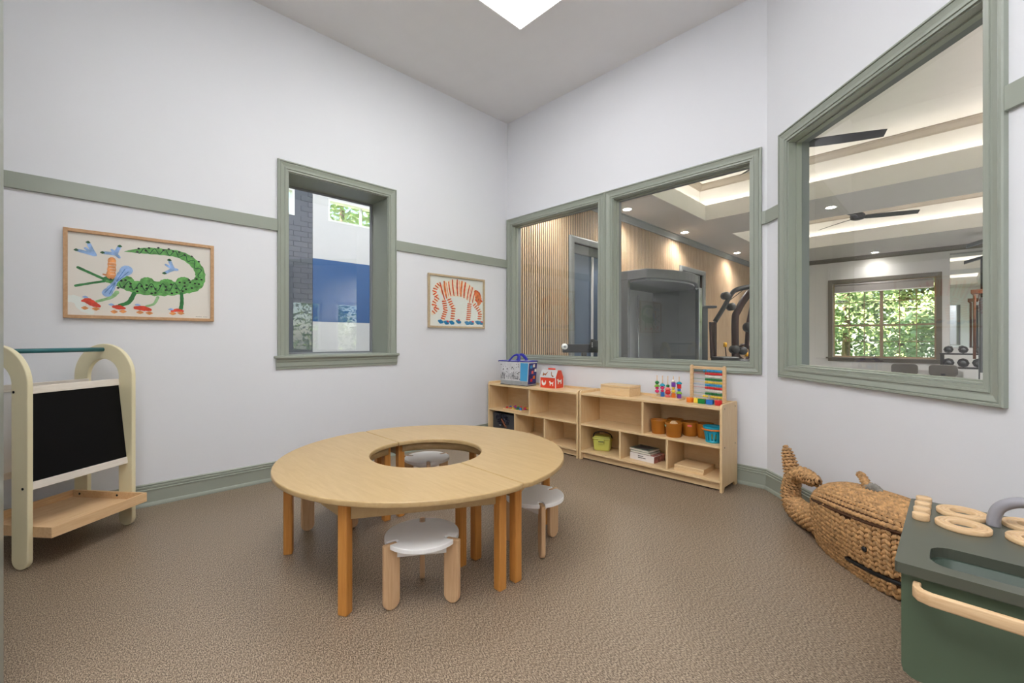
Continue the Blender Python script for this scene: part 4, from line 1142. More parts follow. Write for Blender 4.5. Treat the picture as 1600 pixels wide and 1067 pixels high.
TIGER={'p':[[(0.119,0.402,0.0176),(0.166,0.369,0.1320),(0.250,0.379,0.1672),(0.346,0.387,0.1760),(0.445,0.379,0.1672),(0.526,0.342,0.1672),(0.578,0.322,0.1320)],[(0.119,0.413,0.0422),(0.073,0.369,0.0422),(0.056,0.323,0.0422),(0.097,0.274,0.0422),(0.057,0.226,0.0422),(0.052,0.196,0.0422),(0.094,0.169,0.0422),(0.040,0.121,0.0422)],[(0.176,0.256,0.0422),(0.186,0.204,0.0422),(0.196,0.159,0.0422),(0.173,0.097,0.0422),(0.160,0.062,0.0422)],[(0.237,0.279,0.0405),(0.262,0.231,0.0405),(0.296,0.180,0.0405),(0.292,0.134,0.0405),(0.281,0.064,0.0405)],[(0.513,0.247,0.0440),(0.504,0.175,0.0440),(0.502,0.128,0.0440),(0.491,0.065,0.0440)],[(0.569,0.242,0.0405),(0.622,0.198,0.0405),(0.660,0.152,0.0405),(0.651,0.075,0.0405)]],
'o1':[[(0.128,0.425,0.0141),(0.153,0.345,0.0176),(0.185,0.265,0.0123)],[(0.235,0.442,0.0127),(0.245,0.373,0.0158),(0.263,0.304,0.0111)],[(0.282,0.468,0.0141),(0.289,0.389,0.0176),(0.303,0.311,0.0123)],[(0.345,0.473,0.0155),(0.344,0.394,0.0194),(0.351,0.314,0.0136)],[(0.456,0.454,0.0183),(0.441,0.377,0.0229),(0.435,0.300,0.0160)],[(0.513,0.427,0.0127),(0.491,0.355,0.0158),(0.477,0.284,0.0111)],[(0.556,0.411,0.0113),(0.529,0.333,0.0141),(0.510,0.255,0.0099)],[(0.593,0.379,0.0113),(0.568,0.316,0.0141),(0.551,0.253,0.0099)],[(0.577,0.370,0.0123),(0.603,0.384,0.0123),(0.634,0.366,0.0123),(0.661,0.344,0.0123)],[(0.594,0.284,0.0176),(0.615,0.273,0.0229)],[(0.667,0.284,0.0194),(0.684,0.274,0.0211)],[(0.125,0.392,0.0106),(0.092,0.414,0.0141)],[(0.104,0.372,0.0106),(0.071,0.393,0.0141)],[(0.091,0.356,0.0106),(0.049,0.364,0.0141)],[(0.081,0.331,0.0106),(0.040,0.339,0.0141)],[(0.083,0.324,0.0106),(0.046,0.302,0.0141)],[(0.100,0.303,0.0106),(0.063,0.281,0.0141)],[(0.114,0.262,0.0106),(0.078,0.281,0.0141)],[(0.095,0.241,0.0106),(0.060,0.260,0.0141)],[(0.077,0.220,0.0106),(0.041,0.237,0.0141)],[(0.075,0.202,0.0106),(0.032,0.204,0.0141)],[(0.084,0.199,0.0106),(0.055,0.171,0.0141)],[(0.113,0.163,0.0106),(0.073,0.175,0.0141)],[(0.088,0.138,0.0106),(0.057,0.162,0.0141)],[(0.066,0.119,0.0106),(0.035,0.142,0.0141)],[(0.201,0.250,0.0106),(0.156,0.242,0.0141)],[(0.205,0.228,0.0106),(0.160,0.220,0.0141)],[(0.209,0.207,0.0106),(0.165,0.198,0.0141)],[(0.214,0.185,0.0106),(0.169,0.177,0.0141)],[(0.218,0.155,0.0106),(0.174,0.163,0.0141)],[(0.210,0.133,0.0106),(0.167,0.142,0.0141)],[(0.202,0.112,0.0106),(0.159,0.120,0.0141)],[(0.194,0.090,0.0106),(0.151,0.099,0.0141)],[(0.185,0.068,0.0106),(0.143,0.078,0.0141)],[(0.264,0.276,0.0106),(0.223,0.260,0.0141)],[(0.275,0.253,0.0106),(0.234,0.237,0.0141)],[(0.287,0.232,0.0106),(0.248,0.214,0.0141)],[(0.302,0.210,0.0106),(0.263,0.192,0.0141)],[(0.318,0.178,0.0106),(0.274,0.179,0.0141)],[(0.316,0.153,0.0106),(0.272,0.153,0.0141)],[(0.313,0.126,0.0106),(0.269,0.129,0.0141)],[(0.309,0.101,0.0106),(0.265,0.103,0.0141)],[(0.305,0.075,0.0106),(0.261,0.078,0.0141)],[(0.537,0.236,0.0106),(0.487,0.237,0.0141)],[(0.535,0.216,0.0106),(0.484,0.217,0.0141)],[(0.532,0.196,0.0106),(0.481,0.197,0.0141)],[(0.530,0.176,0.0106),(0.479,0.176,0.0141)],[(0.529,0.156,0.0106),(0.478,0.155,0.0141)],[(0.528,0.136,0.0106),(0.477,0.135,0.0141)],[(0.525,0.113,0.0106),(0.475,0.117,0.0141)],[(0.521,0.093,0.0106),(0.471,0.097,0.0141)],[(0.518,0.073,0.0106),(0.468,0.076,0.0141)],[(0.598,0.247,0.0106),(0.562,0.221,0.0141)],[(0.618,0.229,0.0106),(0.582,0.204,0.0141)],[(0.640,0.211,0.0106),(0.601,0.187,0.0141)],[(0.658,0.190,0.0106),(0.617,0.169,0.0141)],[(0.675,0.169,0.0106),(0.633,0.149,0.0141)],[(0.682,0.135,0.0106),(0.634,0.137,0.0141)],[(0.679,0.111,0.0106),(0.631,0.112,0.0141)],[(0.676,0.086,0.0106),(0.628,0.088,0.0141)]],
'o2':[[(0.179,0.441,0.0197),(0.190,0.361,0.0246),(0.209,0.281,0.0172)],[(0.409,0.461,0.0211),(0.397,0.386,0.0264),(0.393,0.311,0.0185)],[(0.203,0.431,0.0070),(0.233,0.298,0.0053)],[(0.371,0.463,0.0070),(0.377,0.331,0.0053)],[(0.539,0.417,0.0070),(0.503,0.301,0.0053)],[(0.593,0.379,0.0264),(0.619,0.349,0.0792),(0.636,0.302,0.0880),(0.642,0.263,0.0704),(0.637,0.239,0.0352)]],
'bl':[[(0.110,0.049,0.0211),(0.132,0.042,0.0440),(0.155,0.037,0.0299)],[(0.180,0.041,0.0211),(0.203,0.034,0.0440),(0.225,0.029,0.0299)],[(0.249,0.043,0.0211),(0.272,0.036,0.0440),(0.295,0.031,0.0299)],[(0.336,0.054,0.0211),(0.359,0.048,0.0440),(0.383,0.042,0.0299)],[(0.452,0.043,0.0211),(0.476,0.036,0.0440),(0.501,0.031,0.0299)],[(0.507,0.045,0.0211),(0.532,0.038,0.0440),(0.557,0.033,0.0299)],[(0.600,0.053,0.0211),(0.625,0.046,0.0440),(0.650,0.040,0.0299)],[(0.644,0.051,0.0211),(0.669,0.043,0.0440),(0.695,0.038,0.0299)]],
'rd':[[(0.214,0.050,0.0141),(0.229,0.045,0.0176)],[(0.355,0.067,0.0141),(0.371,0.063,0.0176)],[(0.546,0.055,0.0141),(0.563,0.051,0.0176)],[(0.674,0.056,0.0141),(0.692,0.051,0.0176)]]}
TIGER_DOTS=[(0.639,0.289)]

def paint(name, col, var=.25, scale=30):
    M[name] = plain(name, col, .7, var=var, scale=scale)
paint('paint_g0', '#17512c'); paint('paint_g1', '#2e7a3c'); paint('paint_g2', '#62a352', .4, 40); paint('paint_g3', '#93bb84')
paint('paint_r', '#e0442a'); paint('paint_o', '#eb9657', .3); paint('paint_b', '#94b2e0'); paint('paint_b1', '#4f78b8'); paint('paint_w', '#f6ead6', .02); paint('paint_wt', '#eceeea', .01)
paint('paint_p', '#f4e0c6', .08); paint('paint_o1', '#d9501f', .3); paint('paint_o2', '#ea7a3e', .3); paint('paint_bl', '#1f7fb5', .2); paint('paint_rd', '#dc3a4a'); paint('paint_k', '#141414', .02)
M['paper_c'] = plain('cream_paper', '#eae0d8', .6, var=.02, scale=3)
M['paper_t'] = plain('ivory_paper', '#eceae4', .6, var=.02, scale=3)
M['oak'] = wood('oak_frame', '#b78d62', '#caa27a', .5, (3, 3, 3), 20)
M['oak2'] = wood('pale_oak_frame', '#b59f80', '#c9b594', .5, (3, 3, 3), 20)
def picture(y0, y1, z0, z1, art, dots, names, paper, frame, label, seed):
    t = thing('framed_picture', label, 'picture', (.0, (y0 + y1) / 2, z0), 0, group='framed animal paintings')
    W, H = y1 - y0, z1 - z0
    fw = .020
    fn = lambda a, b, c: (c, a, b)
    MB().ring([(-W / 2, 0), (W / 2, 0), (W / 2, H), (-W / 2, H)], [(-W / 2 + fw, fw), (W / 2 - fw, fw), (W / 2 - fw, H - fw), (-W / 2 + fw, H - fw)], .002, .026, fn, False).build('frame', frame, t, .002)
    pw, ph = W - 2 * fw, H - 2 * fw
    pp = MB().box(.004, .010, -pw / 2, pw / 2, fw, H - fw).build('paper', paper, t)
    order = [k for k in names if k in art]
    aw, ah = .700, .490
    for li, k in enumerate(order):
        h0 = .0104 + li * .00025
        mb = MB()
        for si, st in enumerate(art[k]):
            h = h0 + si * .000012
            pts = catmull(st, 5) if len(st) > 2 else [tuple(a + (b - a) * q / 4 for a, b in zip(st[0], st[1])) for q in range(5)]
            n = len(pts)
            P = [(-pw / 2 + p[0] / aw * pw, fw + p[1] / ah * ph) for p in pts]
            L, Rr = [], []
            for i in range(n):
                ax, ay = P[max(i - 1, 0)]
                bx, by = P[min(i + 1, n - 1)]
                d = math.hypot(bx - ax, by - ay) or 1
                nx, ny = -(by - ay) / d, (bx - ax) / d
                w = max(.0008, pts[i][2] / 2)
                jit = 1 + .08 * math.sin(i * 2.3 + seed)
                L.append((P[i][0] + nx * w * jit, P[i][1] + ny * w * jit))
                Rr.append((P[i][0] - nx * w * jit, P[i][1] - ny * w * jit))
            v = [(h, a, b) for a, b in L] + [(h, a, b) for a, b in Rr]
            v = [(x, max(-pw / 2, min(pw / 2, a)), max(fw, min(H - fw, b))) for x, a, b in v]
            mb.add(v, [(i, i + 1, n + i + 1, n + i) for i in range(n - 1)])
            # rounded ends
            for e, sgn in ((0, 1), (n - 1, -1)):
                c0 = P[e]
                r = max(.0008, pts[e][2] / 2)
                mb.add([(h + .000004 * (1 if e else .5), max(-pw / 2, min(pw / 2, c0[0] + r * math.cos(g * PI / 5))), max(fw, min(H - fw, c0[1] + r * math.sin(g * PI / 5)))) for g in range(10)], [tuple(range(10))])
        mb.build('brush_strokes', 'paint_' + k, pp)
    mb = MB()
    for a, b in dots:
        ca, cb = -pw / 2 + a / aw * pw, fw + b / ah * ph
        mb.add([(.0134, ca + .0068 * math.cos(g * PI / 4), cb + .0060 * math.sin(g * PI / 4)) for g in range(8)], [tuple(range(8))])
    mb.build('paint_dots', 'paint_k', pp)
    if paper == 'paper_c':
        mb = MB()
        for k in range(7):
            a = pw / 2 - .085 + k * .009 + (.006 if k > 3 else 0)
            mb.add([(.0134, a, fw + .010), (.0134, a + .006, fw + .011), (.0134, a + .006, fw + .0135), (.0134, a, fw + .0125)], [(0, 1, 2, 3)])
        mb.build('signature', 'paint_k', pp)
    M['pglass'] = M.get('pglass') or glass('picture_glazing', ior=1.35)
    MB().add([(.018, -pw / 2, fw), (.018, pw / 2, fw), (.018, pw / 2, H - fw), (.018, -pw / 2, H - fw)], [(0, 1, 2, 3)]).build('glazing', 'pglass', t)
picture(-3.705, -2.950, 1.236, 1.780, CROC, CROC_DOTS, ['wt', 'g3', 'g2', 'g1', 'r', 'o', 'b', 'b1', 'g0', 'w'], 'paper_c', 'oak', 'wood-framed painting of a green crocodile on red roller skates', 1)
picture(-1.131, -0.376, 1.233, 1.789, TIGER, TIGER_DOTS, ['p', 'o2', 'o1', 'bl', 'rd'], 'paper_t', 'oak2', 'wood-framed painting of an orange striped tiger in blue shoes', 2)

# ------------------------------------------------------------------ woven whale basket
M['weave'] = plain('water_hyacinth', '#bd9261', .6, var=.42, scale=55, bump=.5, bscale=260)
M['weave_d'] = plain('dark_weave_gap', '#4a2c14', .9, var=.2)
M['rope_grey'] = plain('grey_wrapped_rope', '#8a857c', .7, var=.35, scale=60)
wh = thing('whale_basket', 'woven seagrass whale basket with raised tail against the angled wall', 'basket', WC(0, 0, 0), -PI / 4)
# local x = along the angled wall (u), local y = towards the wall, so a point at distance v from the wall has y = -v
WRND = random.Random(3)
class Weave:
    def __init__(s):
        s.mb = MB()

    def stitch(s, p, n, d, L, W, Hh):
        """one plump strand: a pointed lump lying on the surface"""
        n = n.normalized()
        d = (d - n * d.dot(n)).normalized()
        w = n.cross(d)
        L *= WRND.uniform(.88, 1.12)
        b = p - n * Hh * .25
        t = p + n * Hh
        v = [b - d * L / 2, b + d * L / 2,
             b - w * W / 2 - d * L * .16, b - w * W / 2 + d * L * .16,
             b + w * W / 2 - d * L * .16, b + w * W / 2 + d * L * .16,
             t - d * L * .22, t + d * L * .22]
        s.mb.add(v, [(0, 6, 2), (0, 4, 6), (1, 3, 7), (1, 7, 5), (2, 6, 7, 3), (4, 5, 7, 6)], True)

# body sections: (u, half width, z bottom, z top of the wall, centre v)
SEC = [(.815, .030, .060, .225, .165), (.84, .075, .030, .235, .165), (.90, .108, .012, .245, .165), (.98, .128, .004, .258, .165), (1.08, .140, .002, .268, .165), (1.20, .145, .002, .280, .165), (1.30, .140, .004, .290, .165), (1.38, .122, .010, .297, .165), (1.44, .088, .022, .300, .165), (1.475, .035, .05, .300, .165)]
def sec_at(u):
    for a, b in zip(SEC, SEC[1:]):
        if u <= b[0]:
            f = (u - a[0]) / (b[0] - a[0])
            f = max(0, min(1, f))
            return [x + (y - x) * f for x, y in zip(a, b)]
    return list(SEC[-1])
def body_pt(u, th):
    """th 0..1 from bottom centre line up the near side to the rim"""
    _, hw, zb, zt, v = sec_at(u)
    if th < .25:
        f = th / .25
        return Vector((u, -(v + hw * .72 * f), zb + .006 * f))
    f = (th - .25) / .75
    bulge = .72 + .28 * math.sin(min(1, f * 1.25) * PI / 2) if f < .8 else 1.0 - .02 * (f - .8)
    return Vector((u, -(v + hw * bulge), zb + .006 + (zt - zb - .006) * f))
def body_pt2(u, th, side):
    p = body_pt(u, th)
    if side < 0:
        v = sec_at(u)[4]
        p.y = -(2 * v) - p.y
    return p
us = [.815 + .66 * i / 40 for i in range(41)]
ths = [i / 14 for i in range(15)]
mb = MB()
for side in (1, -1):
    g = [[body_pt2(u, th, side) for th in ths] for u in us]
    o = len(mb.v)
    mb.v += [tuple(p) for r in g for p in r]
    for i in range(40):
        for j in range(14):
            mb.f.append((o + i * 15 + j, o + (i + 1) * 15 + j, o + (i + 1) * 15 + j + 1, o + i * 15 + j + 1))
            mb.sm.append(True)
mb.build('body', 'weave_d', wh, weld=True)
def surf_n(fn, a, b, e=.004):
    p = fn(a, b)
    d1 = fn(a + e, b) - p
    d2 = fn(a, b + e) - p
    return p, d1, d2
wv = Weave()
CW = .036
u = .83
while u < 1.468:
    for side in (1, -1):
        th = .20
        while th < .985:
            for sg in (-1, 1):
                uu = u + sg * CW * .25
                p = body_pt2(uu, th, side)
                dp = body_pt2(uu, min(1, th + .02), side) - p
                du = body_pt2(uu + .01, th, side) - p
                n = du.cross(dp)
                if (n.y < 0) != (side > 0):
                    n = -n
                d = dp.normalized() + du.normalized() * (-sg) * .55
                # mouth: leave a dark slit on the near side
                if 1.15 < uu < 1.47 and abs(p.z - (.064 + .075 * (uu - 1.15))) < .012:
                    continue
                wv.stitch(p, n, d, .040, .0215, .012)
            L = (body_pt2(u, min(1, th + .05), side) - body_pt2(u, th, side)).length / .05
            th += .0225 / max(.08, L)
    u += CW
wv.mb.build('body_weave', 'weave', wh)['kind'] = 'stuff'
# mouth opening and lower lip rope
MB().tube([body_pt(1.15 + .32 * i / 12, .3) * 0 + Vector((1.15 + .32 * i / 12, body_pt(1.15 + .32 * i / 12, .42).y - .001, .064 + .075 * .32 * i / 12)) for i in range(13)], .011, 6).build('mouth', 'black', wh)
# eye
ep = Vector((1.285, body_pt(1.285, .62).y - .012, .172))
MB().lathe([(0, -.010), (.008, -.008), (.014, 0), (.008, .006), (0, .006)], 12, tuple(ep), 'y').build('eye', 'black', wh)

# lid: dome over the rim
def lid_pt(u, ph):
    """ph -1..1 across, near side positive"""
    _, hw, zb, zt, v = sec_at(min(max(u, .82), 1.47))
    q = max(0.0, 1 - abs((u - 1.15) / .335) ** 3.2)
    peak = .105 * q ** .5
    return Vector((u, -(v + hw * 1.03 * ph), zt + .004 + peak * (max(0.0, 1 - abs(ph) ** 2.4)) ** .8))
us = [.82 + .65 * i / 36 for i in range(37)]
ps = [-1 + 2 * i / 20 for i in range(21)]
mb = MB()
mb.v = [tuple(lid_pt(a, b)) for a in us for b in ps]
for i in range(36):
    for j in range(20):
        mb.f.append((i * 21 + j, (i + 1) * 21 + j, (i + 1) * 21 + j + 1, i * 21 + j + 1))
        mb.sm.append(True)
mb.build('lid', 'weave_d', wh)
wv = Weave()
NR = 11
for k in range(NR):
    # chevron rows run lengthwise over the dome
    ph = -1 + 2 * (k + .5) / NR
    u = .835
    while u < 1.462:
        for sg in (-1, 1):
            pp = ph + sg * .5 / NR
            p = lid_pt(u, pp)
            du = lid_pt(u + .008, pp) - p
            dv = lid_pt(u, pp + .03) - p
            n = du.cross(dv)
            if n.z < 0:
                n = -n
            wv.stitch(p, n, du.normalized() + dv.normalized() * (-sg) * .5, .040, .0205, .011)
        u += .0225
wv.mb.build('lid_weave', 'weave', wh)['kind'] = 'stuff'
# dark tube drawn along the gap between lid and body
rim = [Vector((q.x, q.y - .003, q.z - .002)) for q in [lid_pt(.83 + .635 * i / 24, 1.0) for i in range(25)]]
MB().tube(rim, .0035, 6).build('rim_gap', 'weave_d', wh)

# tail and spout: tapered tubes wrapped in strands
def wrapped(path, rad, name, mat='weave', flat=1.0, step=.019):
    P = catmull([tuple(p) + (r,) for p, r in zip(path, rad)], 6)
    mbc = MB().tube([q[:3] for q in P], [q[3] for q in P], 12, ry=1.0)
    core = mbc.build(name, 'weave_d', wh)
    w = Weave()
    C = [Vector(q[:3]) for q in P]
    Ls = [0]
    for a, b in zip(C, C[1:]):
        Ls.append(Ls[-1] + (b - a).length)
    s = 0.0
    row = 0
    while s < Ls[-1]:
        j = max(i for i in range(len(Ls)) if Ls[i] <= s)
        j = min(j, len(C) - 2)
        f = (s - Ls[j]) / max(1e-6, Ls[j + 1] - Ls[j])
        c = C[j].lerp(C[j + 1], f)
        r = P[j][3] + (P[j + 1][3] - P[j][3]) * f
        t_ = (C[j + 1] - C[j]).normalized()
        a = t_.cross(Vector((0, 1, 0))).normalized()
        b = a.cross(t_)
        m = max(5, int(2 * PI * r / .024))
        for k in range(m):
            g = 2 * PI * (k + (row % 2) * .5) / m
            n = a * math.cos(g) + b * math.sin(g)
            tg = -a * math.sin(g) + b * math.cos(g)
            w.stitch(c + n * r, n, tg + t_ * .35, .034, .0185, .010)
        s += step
        row += 1
    w.mb.build(name + '_weave', mat, wh)['kind'] = 'stuff'
tv = -.160
wrapped([(.90, tv, .115), (.80, tv, .100), (.70, tv, .078), (.61, tv, .078), (.545, tv, .105), (.530, tv, .155), (.540, tv, .215), (.555, tv, .262)], [.105, .085, .066, .060, .052, .048, .044, .042], 'tail')
wrapped([(.550, tv, .255), (.535, tv, .305), (.510, tv, .360), (.487, tv, .410), (.474, tv, .432)], [.036, .038, .032, .021, .004], 'tail_fluke')
wrapped([(.560, tv, .262), (.620, tv, .298), (.690, tv, .302), (.750, tv, .300), (.785, tv, .312)], [.038, .040, .036, .026, .004], 'tail_fluke')
wrapped([(1.125, -.165, .365), (1.122, -.165, .392), (1.108, -.165, .412), (1.090, -.165, .432), (1.072, -.165, .440)], [.017, .014, .012, .010, .006], 'spout', step=.014)
wrapped([(1.122, -.165, .385), (1.145, -.165, .398), (1.170, -.165, .400), (1.195, -.165, .392)], [.013, .012, .010, .006], 'spout', 'rope_grey', step=.014)
MB().lathe([(0, -.012), (.011, -.010), (.012, .006), (0, .012)], 10, (1.070, -.165, .441)).build('spout_tip', 'rope_grey', wh)

# ------------------------------------------------------------------ play kitchen
M['kgreen'] = plain('dark_green_paint', '#53634f', .42, var=.03)
M['ktop'] = plain('dark_olive_counter', '#53564b', .32, var=.05, scale=3)
M['ring'] = wood('beech_ring', '#d3ac80', '#e6c79c', .5, (1, 12, 12), 9)
M['faucet'] = plain('grey_tap_paint', '#96949a', .35)
KX, KY = 3.645, -2.132
KW, KD, KZ = .60, .625, .540
pk = thing('play_kitchen', 'dark green play kitchen with wooden burner rings and grey tap', 'play kitchen', (KX, KY, 0))
holes_o = rrect(.062, .52, .045, .190, .045, 6)
def slab_with_hole(outer, hole, z0, z1):
    bm = bmesh.new()
    def loop(p):
        vs_ = [bm.verts.new((x, y, 0)) for x, y in p]
        return [bm.edges.new((vs_[i], vs_[(i + 1) % len(vs_)])) for i in range(len(vs_))]
    e = loop(outer) + loop(hole)
    bmesh.ops.triangle_fill(bm, use_beauty=True, use_dissolve=False, edges=e)
    me = bpy.data.meshes.new('tmp')
    bm.to_mesh(me)
    bm.free()
    vv = [tuple(v.co) for v in me.vertices]
    ff = [tuple(p.vertices) for p in me.polygons]
    bpy.data.meshes.remove(me)
    mb = MB()
    mb.add([(x, y, z1) for x, y, _ in vv], ff)
    mb.add([(x, y, z0) for x, y, _ in vv], ff)
    for p in (outer, hole):
        n = len(p)
        mb.add([(x, y, z0) for x, y in p] + [(x, y, z1) for x, y in p], [(i, (i + 1) % n, n + (i + 1) % n, n + i) for i in range(n)])
    return mb
slab_with_hole(rrect(0, KW, 0, KD, .010, 3), holes_o, KZ - .026, KZ).build('countertop', 'ktop', pk, weld=True)
# body: shell walls so that the basin is open
BB0, BB1 = .250, KZ - .026
MB().prism(rrect(.012, KW - .012, BB0, BB1 + .03, .03, 5)[0:], .014, .030, lambda a, z, h: (a, h, min(z, BB1))).build('front_panel', 'kgreen', pk, .003)
MB().box(.014, .030, .030, KD - .02, BB0, BB1).build('side_panel', 'kgreen', pk, .003)
MB().box(KW - .030, KW - .014, .030, KD - .02, BB0, BB1).build('side_panel', 'kgreen', pk, .003)
MB().box(.014, KW - .014, KD - .036, KD - .020, BB0, BB1).build('back_panel', 'kgreen', pk, .003)
MB().box(.030, KW - .030, .030, KD - .036, BB0, BB0 + .014).build('bottom_panel', 'kgreen', pk)
# sink basin
ho = rrect(.058, .524, .041, .194, .048, 6)
hi = rrect(.070, .512, .053, .182, .040, 6)
mb = MB().ring(ho, hi, KZ - .22, KZ - .0265)
mb.prism(ho, KZ - .232, KZ - .22)
M['basin'] = plain('shaded_basin_green', '#3d4b40', .5, var=.03)  # cabinet green, darkened to stand for the shade inside the sink
mb.build('sink_basin', 'basin', pk)
for x in (.05, KW - .09):
    for y in (.06, KD - .10):
        MB().box(x, x + .04, y, y + .04, 0, BB0).build('leg', 'ring', pk, .004)
# burner rings with two grooves
def burner(x, y):
    MB().lathe([(.029, 0), (.060, 0), (.0605, .003), (.0605, .011), (.059, .013), (.052, .013), (.051, .010), (.049, .010), (.048, .013), (.041, .013), (.040, .010), (.038, .010), (.037, .013), (.031, .013), (.029, .011), (.029, 0)], 40, (x, y, KZ)).build('burner_ring', 'ring', pk)
for x in (.125, .268):
    for y in (.400, .535):
        burner(x, y)
for k in range(4):
    kx, ky = .034, .398 + k * .066
    MB().lathe([(0, 0), (.020, 0), (.0205, .002), (.0205, .018), (.019, .020), (0, .020)], 24, (kx, ky, KZ)).build('knob', 'ring', pk, 0)
# arched tap
tap = catmull([(.190, .490, KZ), (.192, .490, KZ + .030), (.205, .488, KZ + .062), (.240, .484, KZ + .085), (.285, .478, KZ + .085), (.325, .472, KZ + .062), (.338, .470, KZ + .030)], 6)
MB().tube(tap, .0155, 16).build('tap', 'faucet', pk)
# bent wooden handle on the front
hp = [(.036, -.006), (.040, -.026), (.058, -.034), (.30, -.036), (.542, -.034), (.560, -.026), (.564, -.006)]
ho_ = [(.034, .014), (.034, -.014), (.044, -.034), (.066, -.044), (.30, -.046), (.534, -.044), (.556, -.034), (.566, -.014), (.566, .014)]
hi_ = [(.050, .014), (.050, -.012), (.056, -.022), (.072, -.028), (.30, -.030), (.528, -.028), (.544, -.022), (.550, -.012), (.550, .014)]
MB().ring(ho_, hi_, .470, .500, closed=False).build('handle', 'ring', pk, .004, 2)

# ------------------------------------------------------------------ things on top of the left unit
M['bagside'] = plain('dark_blue_print', '#34357c', .35, var=.5, scale=25)
TOY = {'red': '#d8262c', 'orange': '#ee7d1e', 'yellow': '#f2d44a', 'green': '#16813f', 'blue': '#2671c8', 'cyan': '#16a0bf', 'pink': '#e4256c', 'coral': '#f2706e', 'purple': '#7a3fae', 'lime': '#8cc63f', 'natural': '#e7c9a4', 'skyblue': '#2f9fd8', 'wht': '#f0ebe2', 'navy': '#27348b'}
for k, v in TOY.items():
    M['toy_' + k] = plain('toy_' + k, v, .32, var=.03)
M['bagprint'] = plain('grey_white_print', '#d9d9dc', .32, var=.12, scale=14)
M['bagblue'] = plain('sky_blue_print', '#4aa7dc', .3)
M['baghandle'] = plain('royal_blue_webbing', '#1c1f9c', .5)
M['bagcover'] = plain('clear_white_plastic', '#e2e6ee', .25)
M['sketch'] = plain('dark_ink', '#4a4b52', .5)
M['bagbase'] = plain('grey_print_base', '#9fa4a8', .35, var=.1, scale=30)
bg_ = thing('shopping_bag', 'large zipped plastic bag with blue handles and grey sketch print', 'bag', (.385, -.205, SZ), math.radians(3))
w0, d0, w1, d1, hb = .195, .075, .215, .075, .262
def tap8(x0, y0, x1, y1, z0, z1):
    return [(-x0, -y0, z0), (x0, -y0, z0), (x0, y0, z0), (-x0, y0, z0), (-x1, -y1, z1), (x1, -y1, z1), (x1, y1, z1), (-x1, y1, z1)]
BF = [(3, 2, 1, 0), (4, 5, 6, 7), (0, 1, 5, 4), (1, 2, 6, 5), (2, 3, 7, 6), (3, 0, 4, 7)]
MB().add(tap8(w0, d0, w1, d1, 0, hb), BF).build('bag_body', 'bagprint', bg_, .012, 3)
MB().add(tap8(w0 + .001, d0 + .001, w0 + .004, d0 + .0012, .002, .050), BF).build('base_band', 'bagbase', bg_, .004)
MB().box(-w0 - .002, w0 + .002, -d0 - .002, d0 + .002, 0, .006).build('base_piping', 'black', bg_)
def fr(a, z):       # point on the front face
    f = z / hb
    return (a * (w0 + (w1 - w0) * f) / w0, -d0 - .0022, z)
MB().add([fr(.095, .052), fr(.194, .052), fr(.194, .246), fr(.095, .246)], [(0, 1, 2, 3)]).build('blue_print_panel', 'bagblue', bg_)
mb = MB()
rr = random.Random(5)
for k in range(70):       # loose ink scribbles: slender towers, stems and little marks
    a = rr.uniform(-.185, .075)
    z = rr.uniform(.058, .10) if k % 3 else rr.uniform(.06, .23)
    hgt = rr.uniform(.006, .05) if k % 3 else rr.uniform(.004, .016)
    wd = rr.uniform(.002, .006) if k % 3 else rr.uniform(.006, .018)
    mb.add([fr(a, z), fr(a + wd, z + rr.uniform(-.003, .003)), fr(a + wd * rr.uniform(.2, 1), z + hgt), fr(a + rr.uniform(-.002, .002), z + hgt)], [(0, 1, 2, 3)])
for k in range(16):
    a = rr.uniform(.035, .085)
    z = rr.uniform(.06, .23)
    mb.add([fr(a, z), fr(a + .012, z + .002), fr(a + .010, z + .007), fr(a - .002, z + .005)], [(0, 1, 2, 3)])
mb.build('sketch_print', 'sketch', bg_)
def sd(y, z, off=.0016):       # point on the right side face
    return (w0 + (w1 - w0) * z / hb + off, y, z)
MB().add([sd(-.066, .02), sd(.066, .02), sd(.068, .245), sd(-.068, .245)], [(0, 1, 2, 3)]).build('side_print', 'bagside', bg_)
for k, (cc, y_, z_) in enumerate((('toy_skyblue', -.045, .19), ('toy_wht', .0, .20), ('toy_red', -.03, .045), ('toy_orange', .01, .075), ('toy_coral', -.02, .13), ('toy_wht', .03, .15))):
    MB().add([sd(y_, z_, .0022), sd(y_ + .035, z_, .0022), sd(y_ + .033, z_ + .035, .0022), sd(y_ + .002, z_ + .03, .0022)], [(0, 1, 2, 3)]).build('side_patch', cc, bg_)
MB().box(-w1 + .004, w1 - .004, -d1 + .004, d1 - .004, hb - .004, hb + .003).build('top_cover', 'bagcover', bg_, .003)
MB().tube([(-w1 - .012, -d1 - .002, hb - .006), (-w1, -d1 - .002, hb), (w1, -d1 - .002, hb + .002), (w1, d1, hb + .002), (-w1, d1, hb), (-w1, -d1, hb)], .0055, 8).build('zip_edge', 'baghandle', bg_)
for yy, lean in ((-d1 - .002, .012), (d1 - .03, -.03)):
    pth = catmull([(-.075, yy, hb - .004), (-.062, yy + .02, hb + .020), (-.040, yy + .035 + lean, hb + .055), (0, yy + .045 + lean, hb + .070), (.040, yy + .035 + lean, hb + .055), (.062, yy + .02, hb + .020), (.075, yy, hb - .004)], 5)
    MB().tube(pth, .017, 8, ry=.55).build('handle', 'baghandle', bg_)

